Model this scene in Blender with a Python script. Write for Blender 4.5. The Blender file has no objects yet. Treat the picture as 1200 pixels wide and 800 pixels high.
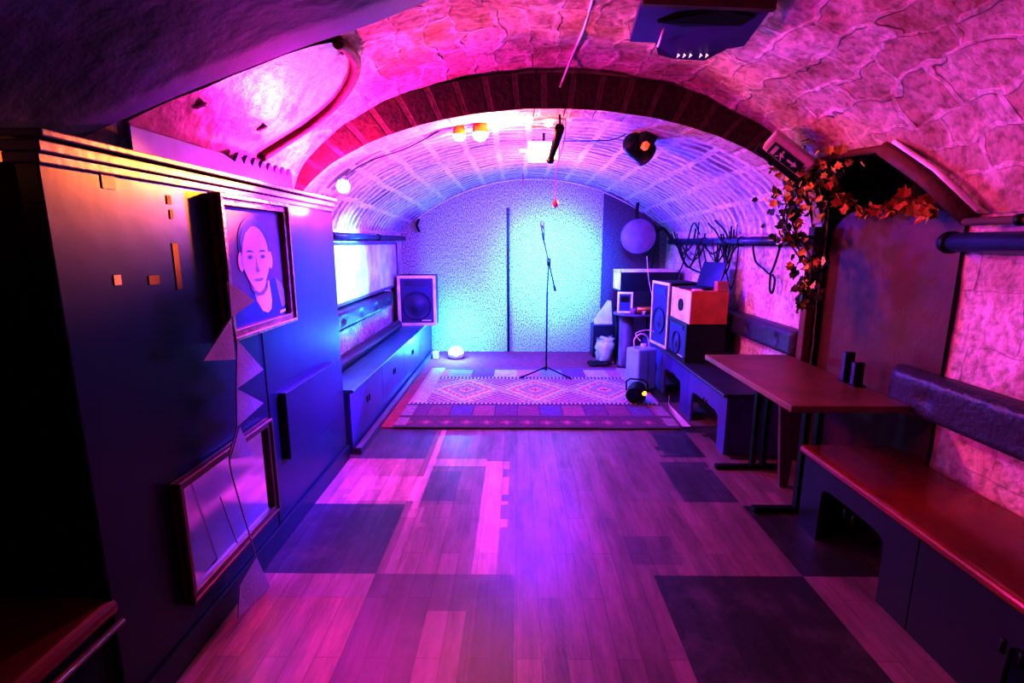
import bpy, bmesh, math, random
from mathutils import Vector, Matrix, noise
random.seed(7)
C = bpy.context.scene.collection
PI = math.pi
# ------------------------------------------------------------------ camera
PITCH = math.radians(10.94); YAW = math.radians(0.573); CAMZ = 1.5
cam = bpy.data.cameras.new('camera'); cam.lens = 18.0; cam.sensor_width = 36.0; cam.clip_start = 0.02
camo = bpy.data.objects.new('camera', cam); C.objects.link(camo)
camo.location = (0, 0, CAMZ); camo.rotation_euler = (PI/2 - PITCH, 0, YAW)
bpy.context.scene.camera = camo

def ray(px, py):
    u = (400-py)/600.0; x = (px-600)/600.0
    y = math.cos(PITCH)+u*math.sin(PITCH); z = -math.sin(PITCH)+u*math.cos(PITCH)
    return Vector((x*math.cos(YAW)-y*math.sin(YAW), x*math.sin(YAW)+y*math.cos(YAW), z))
def at_x(px, py, X): r = ray(px, py); t = X/r.x; return Vector((X, r.y*t, CAMZ+r.z*t))
def at_y(px, py, Y): r = ray(px, py); t = Y/r.y; return Vector((r.x*t, Y, CAMZ+r.z*t))
def at_z(px, py, Z): r = ray(px, py); t = (Z-CAMZ)/r.z; return Vector((r.x*t, r.y*t, Z))

# ------------------------------------------------------------------ materials
def new_mat(name):
    m = bpy.data.materials.new(name); m.use_nodes = True
    nt = m.node_tree; b = nt.nodes['Principled BSDF']
    return m, nt, b
def mat(name, col, rough=.6, metal=0, col2=None, scale=8, bump=0, bscale=40, emit=None, estr=0, coat=0, alpha=1):
    m, nt, b = new_mat(name); N = nt.nodes; L = nt.links
    b.inputs['Roughness'].default_value = rough; b.inputs['Metallic'].default_value = metal
    b.inputs['Coat Weight'].default_value = coat; b.inputs['Alpha'].default_value = alpha
    tc = N.new('ShaderNodeTexCoord')
    nz = N.new('ShaderNodeTexNoise'); nz.inputs['Scale'].default_value = scale; nz.inputs['Detail'].default_value = 6
    L.new(tc.outputs['Object'], nz.inputs['Vector'])
    r = N.new('ShaderNodeValToRGB'); c2 = col2 or tuple(c*.7 for c in col)
    r.color_ramp.elements[0].position = .35; r.color_ramp.elements[1].position = .65
    r.color_ramp.elements[0].color = (*c2, 1); r.color_ramp.elements[1].color = (*col, 1)
    L.new(nz.outputs['Fac'], r.inputs['Fac']); L.new(r.outputs['Color'], b.inputs['Base Color'])
    if bump:
        n2 = N.new('ShaderNodeTexNoise'); n2.inputs['Scale'].default_value = bscale; n2.inputs['Detail'].default_value = 4
        L.new(tc.outputs['Object'], n2.inputs['Vector'])
        bp = N.new('ShaderNodeBump'); bp.inputs['Strength'].default_value = bump; bp.inputs['Distance'].default_value = .02
        L.new(n2.outputs['Fac'], bp.inputs['Height']); L.new(bp.outputs['Normal'], b.inputs['Normal'])
    if emit:
        b.inputs['Emission Color'].default_value = (*emit, 1); b.inputs['Emission Strength'].default_value = estr
    return m
def stone_mat(name, mortar, b1, b2, bw, bh, ms, patch, patch_amt=.5, bump=.6, rough=.85, offset=.5, nscale=2.2, coord='UV', warp=.04, plo=.45, phi=.62):
    """painted masonry: coursed stones in metres of the UV map, worn by large and small noise"""
    m, nt, b = new_mat(name); N = nt.nodes; L = nt.links
    tc = N.new('ShaderNodeTexCoord')
    wn = N.new('ShaderNodeTexNoise'); wn.inputs['Scale'].default_value = 3.0; wn.inputs['Detail'].default_value = 3
    L.new(tc.outputs['Object'], wn.inputs['Vector'])
    vs = N.new('ShaderNodeVectorMath'); vs.operation = 'SCALE'; vs.inputs['Scale'].default_value = warp
    sb = N.new('ShaderNodeVectorMath'); sb.operation = 'SUBTRACT'; sb.inputs[1].default_value = (.5, .5, .5)
    L.new(wn.outputs['Color'], sb.inputs[0]); L.new(sb.outputs[0], vs.inputs[0])
    ad = N.new('ShaderNodeVectorMath'); ad.operation = 'ADD'
    L.new(tc.outputs[coord], ad.inputs[0]); L.new(vs.outputs[0], ad.inputs[1])
    br = N.new('ShaderNodeTexBrick'); br.inputs['Scale'].default_value = 1
    br.inputs['Brick Width'].default_value = bw; br.inputs['Row Height'].default_value = bh
    br.inputs['Mortar Size'].default_value = ms; br.inputs['Mortar Smooth'].default_value = .4; br.offset = offset
    br.inputs['Color1'].default_value = (*b1, 1); br.inputs['Color2'].default_value = (*b2, 1); br.inputs['Mortar'].default_value = (*mortar, 1)
    L.new(ad.outputs[0], br.inputs['Vector'])
    n1 = N.new('ShaderNodeTexNoise'); n1.inputs['Scale'].default_value = nscale; n1.inputs['Detail'].default_value = 8; n1.inputs['Roughness'].default_value = .65
    L.new(tc.outputs['Object'], n1.inputs['Vector'])
    r1 = N.new('ShaderNodeValToRGB'); r1.color_ramp.elements[0].position = plo; r1.color_ramp.elements[1].position = phi
    r1.color_ramp.elements[0].color = (0, 0, 0, 1); r1.color_ramp.elements[1].color = (patch_amt,)*3+(1,)
    L.new(n1.outputs['Fac'], r1.inputs['Fac'])
    mx = N.new('ShaderNodeMixRGB'); L.new(r1.outputs['Color'], mx.inputs['Fac'])
    L.new(br.outputs['Color'], mx.inputs['Color1']); mx.inputs['Color2'].default_value = (*patch, 1)
    n3 = N.new('ShaderNodeTexNoise'); n3.inputs['Scale'].default_value = 26; n3.inputs['Detail'].default_value = 5
    L.new(tc.outputs['Object'], n3.inputs['Vector'])
    r3 = N.new('ShaderNodeValToRGB'); r3.color_ramp.elements[0].position = .3; r3.color_ramp.elements[1].position = .55
    r3.color_ramp.elements[0].color = (.5, .46, .44, 1); r3.color_ramp.elements[1].color = (1, 1, 1, 1)
    L.new(n3.outputs['Fac'], r3.inputs['Fac'])
    mu = N.new('ShaderNodeMixRGB'); mu.blend_type = 'MULTIPLY'; mu.inputs['Fac'].default_value = .8
    L.new(mx.outputs['Color'], mu.inputs['Color1']); L.new(r3.outputs['Color'], mu.inputs['Color2'])
    L.new(mu.outputs['Color'], b.inputs['Base Color']); b.inputs['Roughness'].default_value = rough
    ma = N.new('ShaderNodeMath'); ma.operation = 'MULTIPLY_ADD'; ma.inputs[1].default_value = -.5
    L.new(br.outputs['Fac'], ma.inputs[0]); L.new(n3.outputs['Fac'], ma.inputs[2])
    bp = N.new('ShaderNodeBump'); bp.inputs['Strength'].default_value = bump; bp.inputs['Distance'].default_value = .02
    L.new(ma.outputs[0], bp.inputs['Height']); L.new(bp.outputs['Normal'], b.inputs['Normal'])
    return m

M = {}
M['vault_far'] = stone_mat('vault_far_masonry', (.76, .72, .76), (.44, .35, .37), (.22, .15, .18), .27, .115, .030, (.68, .62, .70), .68, .2, nscale=2.1, warp=.07, plo=.42, phi=.58, offset=0)
M['vault_near'] = stone_mat('vault_near_masonry', (.80, .69, .67), (.76, .63, .60), (.58, .42, .38), .34, .17, .014, (.40, .22, .17), .75, .55, nscale=3.0, warp=.30, plo=.48, phi=.60)
M['wall_stone'] = stone_mat('painted_rubble_wall', (.86, .74, .76), (.88, .78, .78), (.80, .68, .68), .45, .26, .006, (.34, .19, .14), .6, .7, nscale=2.0, warp=.12)
M['wall_dark'] = mat('dark_plaster', (.05, .04, .06), .8, 0, (.03, .02, .03), 4, .4, 20)
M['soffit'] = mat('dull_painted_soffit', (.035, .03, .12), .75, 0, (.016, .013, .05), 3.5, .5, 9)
M['unlit'] = mat('unlit_plaster', (.012, .009, .014), .9, 0, (.006, .005, .008), 5, .5, 14)  # near-black colour holds the shade of the near left corner
M['rib'] = stone_mat('brick_voussoirs', (.16, .08, .08), (.085, .038, .036), (.055, .022, .022), .17, .6, .022, (.13, .04, .03), .5, .6, nscale=5, warp=.02, offset=0)
M['rib_under'] = stone_mat('pale_rib_underside', (.75, .62, .55), (.68, .55, .48), (.6, .45, .4), .2, .6, .02, (.5, .35, .3), .4, .6, nscale=5, warp=.02, offset=0)  # paler than the rib face: the lamp light is put into the colour
M['plaster_gloss'] = mat('glossy_painted_plaster', (.42, .22, .20), .36, 0, (.30, .14, .12), 5, .3, 14)
M['brown_edge'] = mat('brown_render_edge', (.20, .07, .06), .7, 0, (.12, .04, .04), 7, .4, 30)
M['navy'] = mat('navy_satin_paint', (.026, .017, .052), .32, 0, (.019, .013, .038), 2.5, .05, 10)
M['navy_pale'] = mat('navy_paint_cornice', (.16, .12, .24), .42, 0, (.12, .08, .18), 6, .1, 30)
M['gilt'] = mat('worn_bronze_frame', (.42, .19, .10), .35, .3, (.28, .12, .06), 30, .3, 60)
M['darkwood'] = mat('dark_frame_wood', (.10, .035, .025), .5, 0, (.06, .02, .015), 14)
M['mirror'] = mat('mirror_glass', (.82, .80, .84), .10, 1, (.72, .70, .76), 3)
M['black'] = mat('black_metal', (.012, .012, .016), .45, .3)
M['blackplastic'] = mat('black_plastic', (.02, .02, .028), .4)
M['leather'] = mat('dark_leather', (.075, .05, .11), .36, 0, (.05, .035, .08), 22, .35, 45)
M['redseat'] = mat('oxblood_varnished_seat', (.30, .03, .025), .22, 0, (.20, .02, .02), 3, .05, 20, coat=.5)
M['tealseat'] = mat('teal_vinyl_seat', (.06, .30, .30), .35, 0, (.05, .22, .25), 4, .1, 30)
M['tablewood'] = mat('brown_varnished_table', (.24, .08, .06), .38, 0, (.16, .05, .04), 5, .08, 30)
M['board'] = mat('reddish_brown_board', (.15, .035, .04), .6, 0, (.11, .025, .032), 4, .2, 18)
M['pipe'] = mat('dark_blue_pipe', (.07, .07, .20), .28, .4, (.05, .04, .12), 8)
M['carpetwall'] = None
M['white'] = mat('white_plastic', (.80, .78, .78), .4)
M['cream'] = mat('cream_paint', (.78, .68, .66), .5)
M['orangewood'] = mat('orange_wood_veneer', (.62, .20, .09), .45, 0, (.48, .14, .06), 7)
M['grille'] = mat('blue_grey_speaker_grille', (.07, .07, .26), .6, 0, (.05, .05, .18), 60, .5, 160)
M['cone'] = mat('dark_speaker_cone', (.05, .05, .19), .5)
M['alu'] = mat('aluminium_edge', (.88, .86, .9), .4, .1)
M['leaf'] = mat('olive_ivy_leaf', (.75, .55, .08), .6, 0, (.40, .38, .06), 20)
M['leaf_dark'] = mat('dark_ivy_leaf', (.05, .07, .03), .6, 0, (.03, .04, .02), 20)
M['leaf_orange'] = mat('autumn_leaf', (.65, .24, .05), .6, 0, (.40, .12, .03), 20)
M['stem'] = mat('dark_vine_stem', (.05, .03, .02), .7)
M['fabric_flag'] = mat('grey_bunting_cloth', (.55, .40, .52), .85, 0, (.46, .34, .44), 9, .2, 90)
M['string'] = mat('pale_string', (.62, .45, .55), .7)
M['cable'] = mat('black_cable', (.015, .012, .02), .5)
M['cable_w'] = mat('white_cable', (.95, .88, .9), .5)
M['tote'] = mat('pale_blue_plastic', (.30, .60, .90), .35, 0, (.25, .50, .85), 6)
M['bag'] = mat('white_plastic_bag', (.50, .48, .54), .45, 0, (.60, .58, .64), 10, .6, 18)
M['papercone'] = mat('pale_card', (.66, .54, .58), .7)
M['cardboard'] = mat('brown_cardboard', (.50, .20, .18), .75)
M['redcarpet'] = mat('dusty_red_stage_carpet', (.34, .06, .12), .95, 0, (.26, .045, .09), 14, .3, 120)
M['orange_glow'] = mat('orange_lamp_glass', (1, .5, .1), .4, 0, emit=(1, .62, .16), estr=70)
M['yellow_glow'] = mat('amber_lamp_glass', (1, .7, .1), .4, 0, emit=(1, .55, .06), estr=16)
M['pink_glow'] = mat('magenta_lamp_glass', (1, .3, .9), .4, 0, emit=(1, .18, .85), estr=40)
M['cyan_glow'] = mat('cyan_lamp_glass', (.3, .8, 1), .4, 0, emit=(.12, .55, 1), estr=14)
M['white_glow'] = mat('white_lamp_glass', (1, .9, .8), .4, 0, emit=(1, .72, .62), estr=2.2)
M['red_led'] = mat('red_led', (1, .2, .05), .4, 0, emit=(1, .05, .01), estr=2.5)
M['amber_led'] = mat('amber_led', (1, .6, .1), .4, 0, emit=(1, .30, .03), estr=4)
M['screen'] = mat('dark_screen', (.02, .02, .09), .2)
M['tinsel'] = mat('red_tinsel', (.6, .08, .12), .4, .3)
M['tin'] = mat('brass_tin', (.55, .28, .08), .3, .6)
M['purpleplastic'] = mat('purple_plastic', (.40, .15, .60), .4)
M['sticker'] = mat('faded_paper_label', (.62, .38, .36), .7)
M['hole'] = mat('bare_scuffed_patch', (.20, .09, .07), .8)
M['p_bg'] = mat('portrait_background', (.22, .05, .20), .5, 0, (.17, .04, .16), 6)
M['p_skin'] = mat('portrait_skin', (.98, .62, .66), .5, 0, (.90, .54, .60), 5)
M['p_shade'] = mat('portrait_shadow', (.50, .24, .36), .4)
M['p_hair'] = mat('portrait_hair', (.09, .03, .12), .4)
M['p_coat'] = mat('portrait_coat', (.06, .04, .22), .4)
M['p_shirt'] = mat('portrait_shirt', (.42, .26, .48), .4)
M['navybox'] = mat('navy_gloss_panel', (.10, .06, .34), .35, 0, (.07, .04, .24), 3)  # bluer than the navy paint: stage light put into the far bench fronts

def carpet_wall():
    m, nt, b = new_mat('grey_fleck_carpet_wall'); N = nt.nodes; L = nt.links
    tc = N.new('ShaderNodeTexCoord'); mp = N.new('ShaderNodeMapping'); mp.inputs['Scale'].default_value = (85, 85, 42)
    L.new(tc.outputs['Object'], mp.inputs['Vector'])
    nz = N.new('ShaderNodeTexNoise'); nz.inputs['Scale'].default_value = 1; nz.inputs['Detail'].default_value = 5; nz.inputs['Roughness'].default_value = .75
    L.new(mp.outputs[0], nz.inputs['Vector'])
    r = N.new('ShaderNodeValToRGB'); r.color_ramp.elements[0].position = .40; r.color_ramp.elements[1].position = .60
    r.color_ramp.elements[0].color = (.10, .09, .11, 1); r.color_ramp.elements[1].color = (.62, .60, .64, 1)
    L.new(nz.outputs['Fac'], r.inputs['Fac']); L.new(r.outputs['Color'], b.inputs['Base Color'])
    b.inputs['Roughness'].default_value = .95
    bp = N.new('ShaderNodeBump'); bp.inputs['Strength'].default_value = .15; bp.inputs['Distance'].default_value = .01
    L.new(nz.outputs['Fac'], bp.inputs['Height']); L.new(bp.outputs['Normal'], b.inputs['Normal'])
    return m
M['carpetwall'] = carpet_wall()
def attr_mat(name, rough, plank=False, coat=0, nstr=.35):
    """takes its base colour from the mesh's own colour attribute, worn with noise; planks add board seams"""
    m, nt, b = new_mat(name); N = nt.nodes; L = nt.links
    at = N.new('ShaderNodeAttribute'); at.attribute_name = 'Col'
    tc = N.new('ShaderNodeTexCoord')
    mp = N.new('ShaderNodeMapping'); mp.inputs['Scale'].default_value = (14, 2.2, 1) if plank else (30, 30, 30)
    L.new(tc.outputs['Object'], mp.inputs['Vector'])
    nz = N.new('ShaderNodeTexNoise'); nz.inputs['Scale'].default_value = 1; nz.inputs['Detail'].default_value = 8; nz.inputs['Roughness'].default_value = .7
    L.new(mp.outputs[0], nz.inputs['Vector'])
    r = N.new('ShaderNodeValToRGB'); r.color_ramp.elements[0].position = .3; r.color_ramp.elements[1].position = .7
    r.color_ramp.elements[0].color = (1-nstr,)*3+(1,); r.color_ramp.elements[1].color = (1, 1, 1, 1)
    L.new(nz.outputs['Fac'], r.inputs['Fac'])
    mu = N.new('ShaderNodeMixRGB'); mu.blend_type = 'MULTIPLY'; mu.inputs['Fac'].default_value = 1
    L.new(at.outputs['Color'], mu.inputs['Color1']); L.new(r.outputs['Color'], mu.inputs['Color2'])
    out = mu.outputs['Color']; h = nz.outputs['Fac']
    if plank:
        mp2 = N.new('ShaderNodeMapping'); mp2.inputs['Rotation'].default_value = (0, 0, PI/2)
        L.new(tc.outputs['Object'], mp2.inputs['Vector'])
        br = N.new('ShaderNodeTexBrick'); br.inputs['Scale'].default_value = 1
        br.inputs['Brick Width'].default_value = .65; br.inputs['Row Height'].default_value = .093
        br.inputs['Mortar Size'].default_value = .0022; br.inputs['Mortar Smooth'].default_value = .1
        br.inputs['Color1'].default_value = (1, 1, 1, 1); br.inputs['Color2'].default_value = (.70, .68, .72, 1); br.inputs['Mortar'].default_value = (.50, .45, .45, 1)
        L.new(mp2.outputs[0], br.inputs['Vector'])
        m2 = N.new('ShaderNodeMixRGB'); m2.blend_type = 'MULTIPLY'; m2.inputs['Fac'].default_value = .85
        L.new(out, m2.inputs['Color1']); L.new(br.outputs['Color'], m2.inputs['Color2'])
        # pale scuffs where the finish has worn through
        n4 = N.new('ShaderNodeTexNoise'); n4.inputs['Scale'].default_value = 3.2; n4.inputs['Detail'].default_value = 10; n4.inputs['Roughness'].default_value = .7
        L.new(tc.outputs['Object'], n4.inputs['Vector'])
        r4 = N.new('ShaderNodeValToRGB'); r4.color_ramp.elements[0].position = .50; r4.color_ramp.elements[1].position = .72
        r4.color_ramp.elements[0].color = (0, 0, 0, 1); r4.color_ramp.elements[1].color = (.5, .5, .5, 1)
        L.new(n4.outputs['Fac'], r4.inputs['Fac'])
        m3 = N.new('ShaderNodeMixRGB'); L.new(r4.outputs['Color'], m3.inputs['Fac'])
        L.new(m2.outputs['Color'], m3.inputs['Color1']); m3.inputs['Color2'].default_value = (.22, .15, .18, 1)
        out = m3.outputs['Color']
    L.new(out, b.inputs['Base Color']); b.inputs['Roughness'].default_value = rough
    b.inputs['Coat Weight'].default_value = coat
    bp = N.new('ShaderNodeBump'); bp.inputs['Strength'].default_value = .25; bp.inputs['Distance'].default_value = .01
    L.new(h, bp.inputs['Height']); L.new(bp.outputs['Normal'], b.inputs['Normal'])
    return m
M['floor'] = attr_mat('patched_laminate_floor', .38, True, nstr=.6)
M['rug'] = attr_mat('woven_kilim_wool', .95, False, nstr=.45)

# ------------------------------------------------------------------ mesh helpers
def obj(name, bm, m, parent=None, smooth=False, bevel=0, seg=2, label=None):
    me = bpy.data.meshes.new(name)
    bmesh.ops.recalc_face_normals(bm, faces=bm.faces)
    bm.to_mesh(me); bm.free()
    for x in (m if isinstance(m, (list, tuple)) else [m]): me.materials.append(x)
    o = bpy.data.objects.new(name, me); C.objects.link(o)
    if parent: o.parent = parent
    if smooth:
        for p in me.polygons: p.use_smooth = True
    if bevel:
        md = o.modifiers.new('bevel', 'BEVEL'); md.width = bevel; md.segments = seg; md.limit_method = 'ANGLE'; md.angle_limit = math.radians(40)
    if label: o['label'] = label
    return o
def thing(name, label, cat, loc=(0, 0, 0), rotz=0, group=None):
    o = bpy.data.objects.new(name, None); C.objects.link(o); o.empty_display_size = .1
    o.location = loc; o.rotation_euler = (0, 0, rotz); o['label'] = label; o['category'] = cat
    if group: o['group'] = group
    return o
def tag(o, label, cat, group=None, kind=None):
    o['label'] = label; o['category'] = cat
    if group: o['group'] = group
    if kind: o['kind'] = kind
    return o
def struct(name, bm, m, parent=None, label=None, **k):
    o = obj(name, bm, m, parent, **k)
    if not parent:
        o['kind'] = 'structure'
        o['label'] = label or name.replace('_', ' '); o['category'] = name.split('_')[0]
    return o
def B(): return bmesh.new()
def bx(bm, x0, x1, y0, y1, z0, z1, mi=0, rot=None, piv=None):
    vs = [bm.verts.new((x, y, z)) for x in (x0, x1) for y in (y0, y1) for z in (z0, z1)]
    for f in ((0, 1, 3, 2), (4, 6, 7, 5), (0, 4, 5, 1), (2, 3, 7, 6), (0, 2, 6, 4), (1, 5, 7, 3)):
        bm.faces.new([vs[i] for i in f]).material_index = mi
    if rot is not None:
        bmesh.ops.rotate(bm, verts=vs, cent=piv or ((x0+x1)/2, (y0+y1)/2, (z0+z1)/2), matrix=rot)
    return vs
def box(x0, x1, y0, y1, z0, z1): bm = B(); bx(bm, x0, x1, y0, y1, z0, z1); return bm
def tube(bm, pts, r, seg=10, mi=0, caps=True, radii=None):
    pts = [Vector(p) for p in pts]; rings = []
    up = None
    for i, p in enumerate(pts):
        d = (pts[min(i+1, len(pts)-1)]-pts[max(i-1, 0)]).normalized()
        if up is None:
            up = Vector((0, 0, 1)) if abs(d.z) < .9 else Vector((1, 0, 0))
        s = d.cross(up).normalized(); up = s.cross(d).normalized()
        rr = radii[i] if radii else r
        rings.append([bm.verts.new(p+(s*math.cos(a)+up*math.sin(a))*rr) for a in [2*PI*k/seg for k in range(seg)]])
    for a, b in zip(rings, rings[1:]):
        for k in range(seg):
            f = bm.faces.new((a[k], a[(k+1) % seg], b[(k+1) % seg], b[k])); f.material_index = mi; f.smooth = True
    if caps:
        bm.faces.new(rings[0]).material_index = mi; bm.faces.new(rings[-1][::-1]).material_index = mi
    return bm
def smoothpts(pts, n=8):
    pts = [Vector(p) for p in pts]; out = []
    for i in range(len(pts)-1):
        p0 = pts[max(i-1, 0)]; p1 = pts[i]; p2 = pts[i+1]; p3 = pts[min(i+2, len(pts)-1)]
        for k in range(n):
            t = k/n
            out.append(.5*((2*p1)+(-p0+p2)*t+(2*p0-5*p1+4*p2-p3)*t*t+(-p0+3*p1-3*p2+p3)*t**3))
    out.append(pts[-1]); return out
def lathe(bm, prof, seg=24, cen=(0, 0, 0), axis='z', mi=0):
    """prof: list of (radius, height)"""
    rings = []
    c = Vector(cen)
    def P(r, h, a):
        if axis == 'z': return c+Vector((r*math.cos(a), r*math.sin(a), h))
        if axis == 'y': return c+Vector((r*math.cos(a), h, r*math.sin(a)))
        return c+Vector((h, r*math.cos(a), r*math.sin(a)))
    for r, h in prof:
        if r < 1e-5: rings.append([bm.verts.new(P(0, h, 0))])
        else: rings.append([bm.verts.new(P(r, h, 2*PI*k/seg)) for k in range(seg)])
    for a, b in zip(rings, rings[1:]):
        for k in range(seg):
            k2 = (k+1) % seg
            if len(a) == 1 and len(b) == 1: continue
            if len(a) == 1: f = bm.faces.new((a[0], b[k2], b[k]))
            elif len(b) == 1: f = bm.faces.new((a[k], a[k2], b[0]))
            else: f = bm.faces.new((a[k], a[k2], b[k2], b[k]))
            f.material_index = mi; f.smooth = True
    return bm
def poly(bm, pts, mi=0):
    f = bm.faces.new([bm.verts.new(p) for p in pts]); f.material_index = mi; return f
def prism(bm, pts, off, mi=0):
    a = [bm.verts.new(Vector(p)) for p in pts]; b = [bm.verts.new(Vector(p)+Vector(off)) for p in pts]
    n = len(a)
    bm.faces.new(a).material_index = mi; bm.faces.new(b[::-1]).material_index = mi
    for k in range(n): bm.faces.new((a[k], a[(k+1) % n], b[(k+1) % n], b[k])).material_index = mi
    return bm

# ------------------------------------------------------------------ the vault
XL, XR, XC, A = -1.55, 1.98, .215, 1.765
YB = 7.0; YR0, YR1 = 3.54, 3.76
def prof_far(th, y):
    dx = A*math.sin(th); w = min(1, max(0, (y-YR1)/(YB-YR1)))
    ze = 1.55+.81*math.cos(th)
    zc = 2.335-2.6+math.sqrt(2.6**2-dx*dx)
    return Vector((XC+dx, y, ze*(1-w)+zc*w))
def prof_near(th, y): return Vector((XC+A*math.sin(th), y, 1.62+.98*math.cos(th)))
def near_z(x): return 1.62+.98*math.sqrt(max(0, 1-((x-XC)/A)**2))
def far_z(x, y):
    th = math.asin(max(-1, min(1, (x-XC)/A))); return prof_far(th, y).z
def vault(fn, y0, y1, nt, ny, m, name, amp=.012, skip=None, label=None, across=False):
    bm = B(); uv = bm.loops.layers.uv.new('UVMap'); g = []; S = []
    for i in range(nt+1):
        th = -PI/2+PI*i/nt; row = []; 
        if i: s += (fn(th, (y0+y1)/2)-fn(-PI/2+PI*(i-1)/nt, (y0+y1)/2)).length
        else: s = 0
        S.append(s)
        for j in range(ny+1):
            y = y0+(y1-y0)*j/ny; p = fn(th, y)
            n = Vector((math.sin(th), 0, math.cos(th)))
            k = noise.noise(p*7)*amp+noise.noise(p*2.3)*amp
            if j in (0, ny): k *= .3
            row.append(bm.verts.new(p+n*k))
        g.append(row)
    for i in range(nt):
        for j in range(ny):
            if skip:
                c = (g[i][j].co+g[i+1][j+1].co)/2
                if skip(c): continue
            f = bm.faces.new((g[i][j], g[i+1][j], g[i+1][j+1], g[i][j+1])); f.smooth = True
            for lp, (a, b_) in zip(f.loops, ((i, j), (i+1, j), (i+1, j+1), (i, j+1))):
                # brick rows run across: u along the corridor, v round the arc
                lp[uv].uv = (S[a], y0+(y1-y0)*b_/ny) if across else (y0+(y1-y0)*b_/ny, S[a])
    bmesh.ops.delete(bm, geom=[v for v in bm.verts if not v.link_faces], context='VERTS')
    return struct(name, bm, m, label=label)
NY0, NY1, NZ = 2.34, 3.42, 1.98      # the alcove in the right wall
vault(prof_far, YR1, YB+.05, 120, 110, M['vault_far'], 'ceiling_far', across=True, label='far brick barrel vault above the stage')
vault(prof_near, -1.6, 3.62, 110, 170, M['vault_near'], 'ceiling', amp=.016,
      skip=lambda c: c.x > 1.6 and NY0 < c.y < NY1 and c.z < min(NZ, 1.62+(c.y-2.33)*.95), label='near whitewashed stone barrel vault')
# brick rib arch between the two vaults
def rib():
    bm = B(); uv = bm.loops.layers.uv.new('UVMap'); n = 96; V = []; s = 0; prev = None
    for i in range(n+1):
        th = -PI/2+PI*i/n; c, sn = math.cos(th), math.sin(th)
        pin = Vector((XC+(A+.0)*sn, 0, 1.55+.80*c)); pout = pin+Vector((sn, 0, c)).normalized()*.215
        if prev is not None: s += (pin-prev).length
        prev = pin
        j = noise.noise(Vector((s*6, 0, 0)))*.006
        V.append((bm.verts.new((pin.x, YR0+j, pin.z+j)), bm.verts.new((pout.x, YR0+j, pout.z)), bm.verts.new((pout.x, YR1, pout.z)), bm.verts.new((pin.x, YR1, pin.z+j)), s))
    for a, b in zip(V, V[1:]):
        for k, (p, q, v0, v1, mi) in enumerate(((0, 1, .1, .3, 0), (1, 2, .3, .5, 0), (2, 3, .5, .3, 0), (3, 0, .3, .1, 1))):
            f = bm.faces.new((a[p], b[p], b[q], a[q])); f.material_index = mi
            for lp, w in zip(f.loops, ((a[4], v0), (b[4], v0), (b[4], v1), (a[4], v1))): lp[uv].uv = w
    return struct('trim_1', bm, [M['rib'], M['rib_under']], label='dark brick rib arch crossing the vault')
rib()
# masonry ring that closes the gap between rib and near vault
def ring():
    bm = B(); uv = bm.loops.layers.uv.new('UVMap'); n = 80; V = []
    for i in range(n+1):
        th = -PI/2+PI*i/n; c, sn = math.cos(th), math.sin(th)
        p = Vector((XC+A*sn, 3.6, 1.55+.80*c)); q = p+Vector((sn, 0, c)).normalized()*.40
        V.append((bm.verts.new(p), bm.verts.new(q)))
    for i, (a, b) in enumerate(zip(V, V[1:])):
        f = bm.faces.new((a[0], b[0], b[1], a[1]))
        for lp in f.loops: lp[uv].uv = (lp.vert.co.x, lp.vert.co.z)
    return struct('wall_arch', bm, M['vault_near'], label='masonry infill above the rib arch')
ring()
def stone_wall(name, X, y0, y1, z0, z1, skip=None, dy=.05, flip=1, label=None, m=None):
    bm = B(); uv = bm.loops.layers.uv.new('UVMap')
    ny = int(round((y1-y0)/dy)); nz = int(round((z1-z0)/.05)); g = []
    for i in range(ny+1):
        row = []
        for j in range(nz+1):
            p = Vector((X, y0+(y1-y0)*i/ny, z0+(z1-z0)*j/nz))
            p.x += flip*(noise.noise(p*3.1)*.012+noise.noise(p*9)*.006+.014)
            row.append(bm.verts.new(p))
        g.append(row)
    for i in range(ny):
        for j in range(nz):
            c = (g[i][j].co+g[i+1][j+1].co)/2
            if skip and skip(c): continue
            f = bm.faces.new((g[i][j], g[i+1][j], g[i+1][j+1], g[i][j+1])); f.smooth = True
            for lp in f.loops: lp[uv].uv = (lp.vert.co.y, lp.vert.co.z)
    bmesh.ops.delete(bm, geom=[v for v in bm.verts if not v.link_faces], context='VERTS')
    return struct(name, bm, m or M['wall_stone'], label=label)
stone_wall('wall_right', XR, -1.6, YB, 0, 1.72, skip=lambda c: NY0 < c.y < NY1, flip=1, label='pink-lit whitewashed rubble wall on the right')
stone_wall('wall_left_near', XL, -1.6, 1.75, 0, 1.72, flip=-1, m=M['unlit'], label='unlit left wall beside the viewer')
stone_wall('wall_left', XL, 1.75, YB, 0, 1.72, flip=-1, label='left stone wall behind the benches')
struct('wall_back', box(XL-.3, XR+.3, YB, YB+.1, 0, 2.7), M['carpetwall'], label='carpeted end wall behind the stage')
struct('wall_front', box(XL-.3, XR+.6, -1.7, -1.6, 0, 2.8), M['wall_dark'], label='dark wall behind the viewer')
# alcove shell: sides and head run back from the wall face, closed by a back panel
fr = [(1.975, 3.42, 0), (1.975, 3.42, 1.62), (1.845, 3.42, 1.995), (1.865, 2.72, 1.97), (1.975, 2.335, 1.63), (1.975, 2.335, 0)]
bm = B(); ra = [bm.verts.new(p) for p in fr]; rb = [bm.verts.new((2.42, p[1], p[2])) for p in fr]
for k in range(5): bm.faces.new((ra[k], ra[k+1], rb[k+1], rb[k]))
bm.faces.new(rb)
struct('wall_alcove', bm, M['wall_dark'], label='dark arched alcove cut into the right wall')
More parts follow.
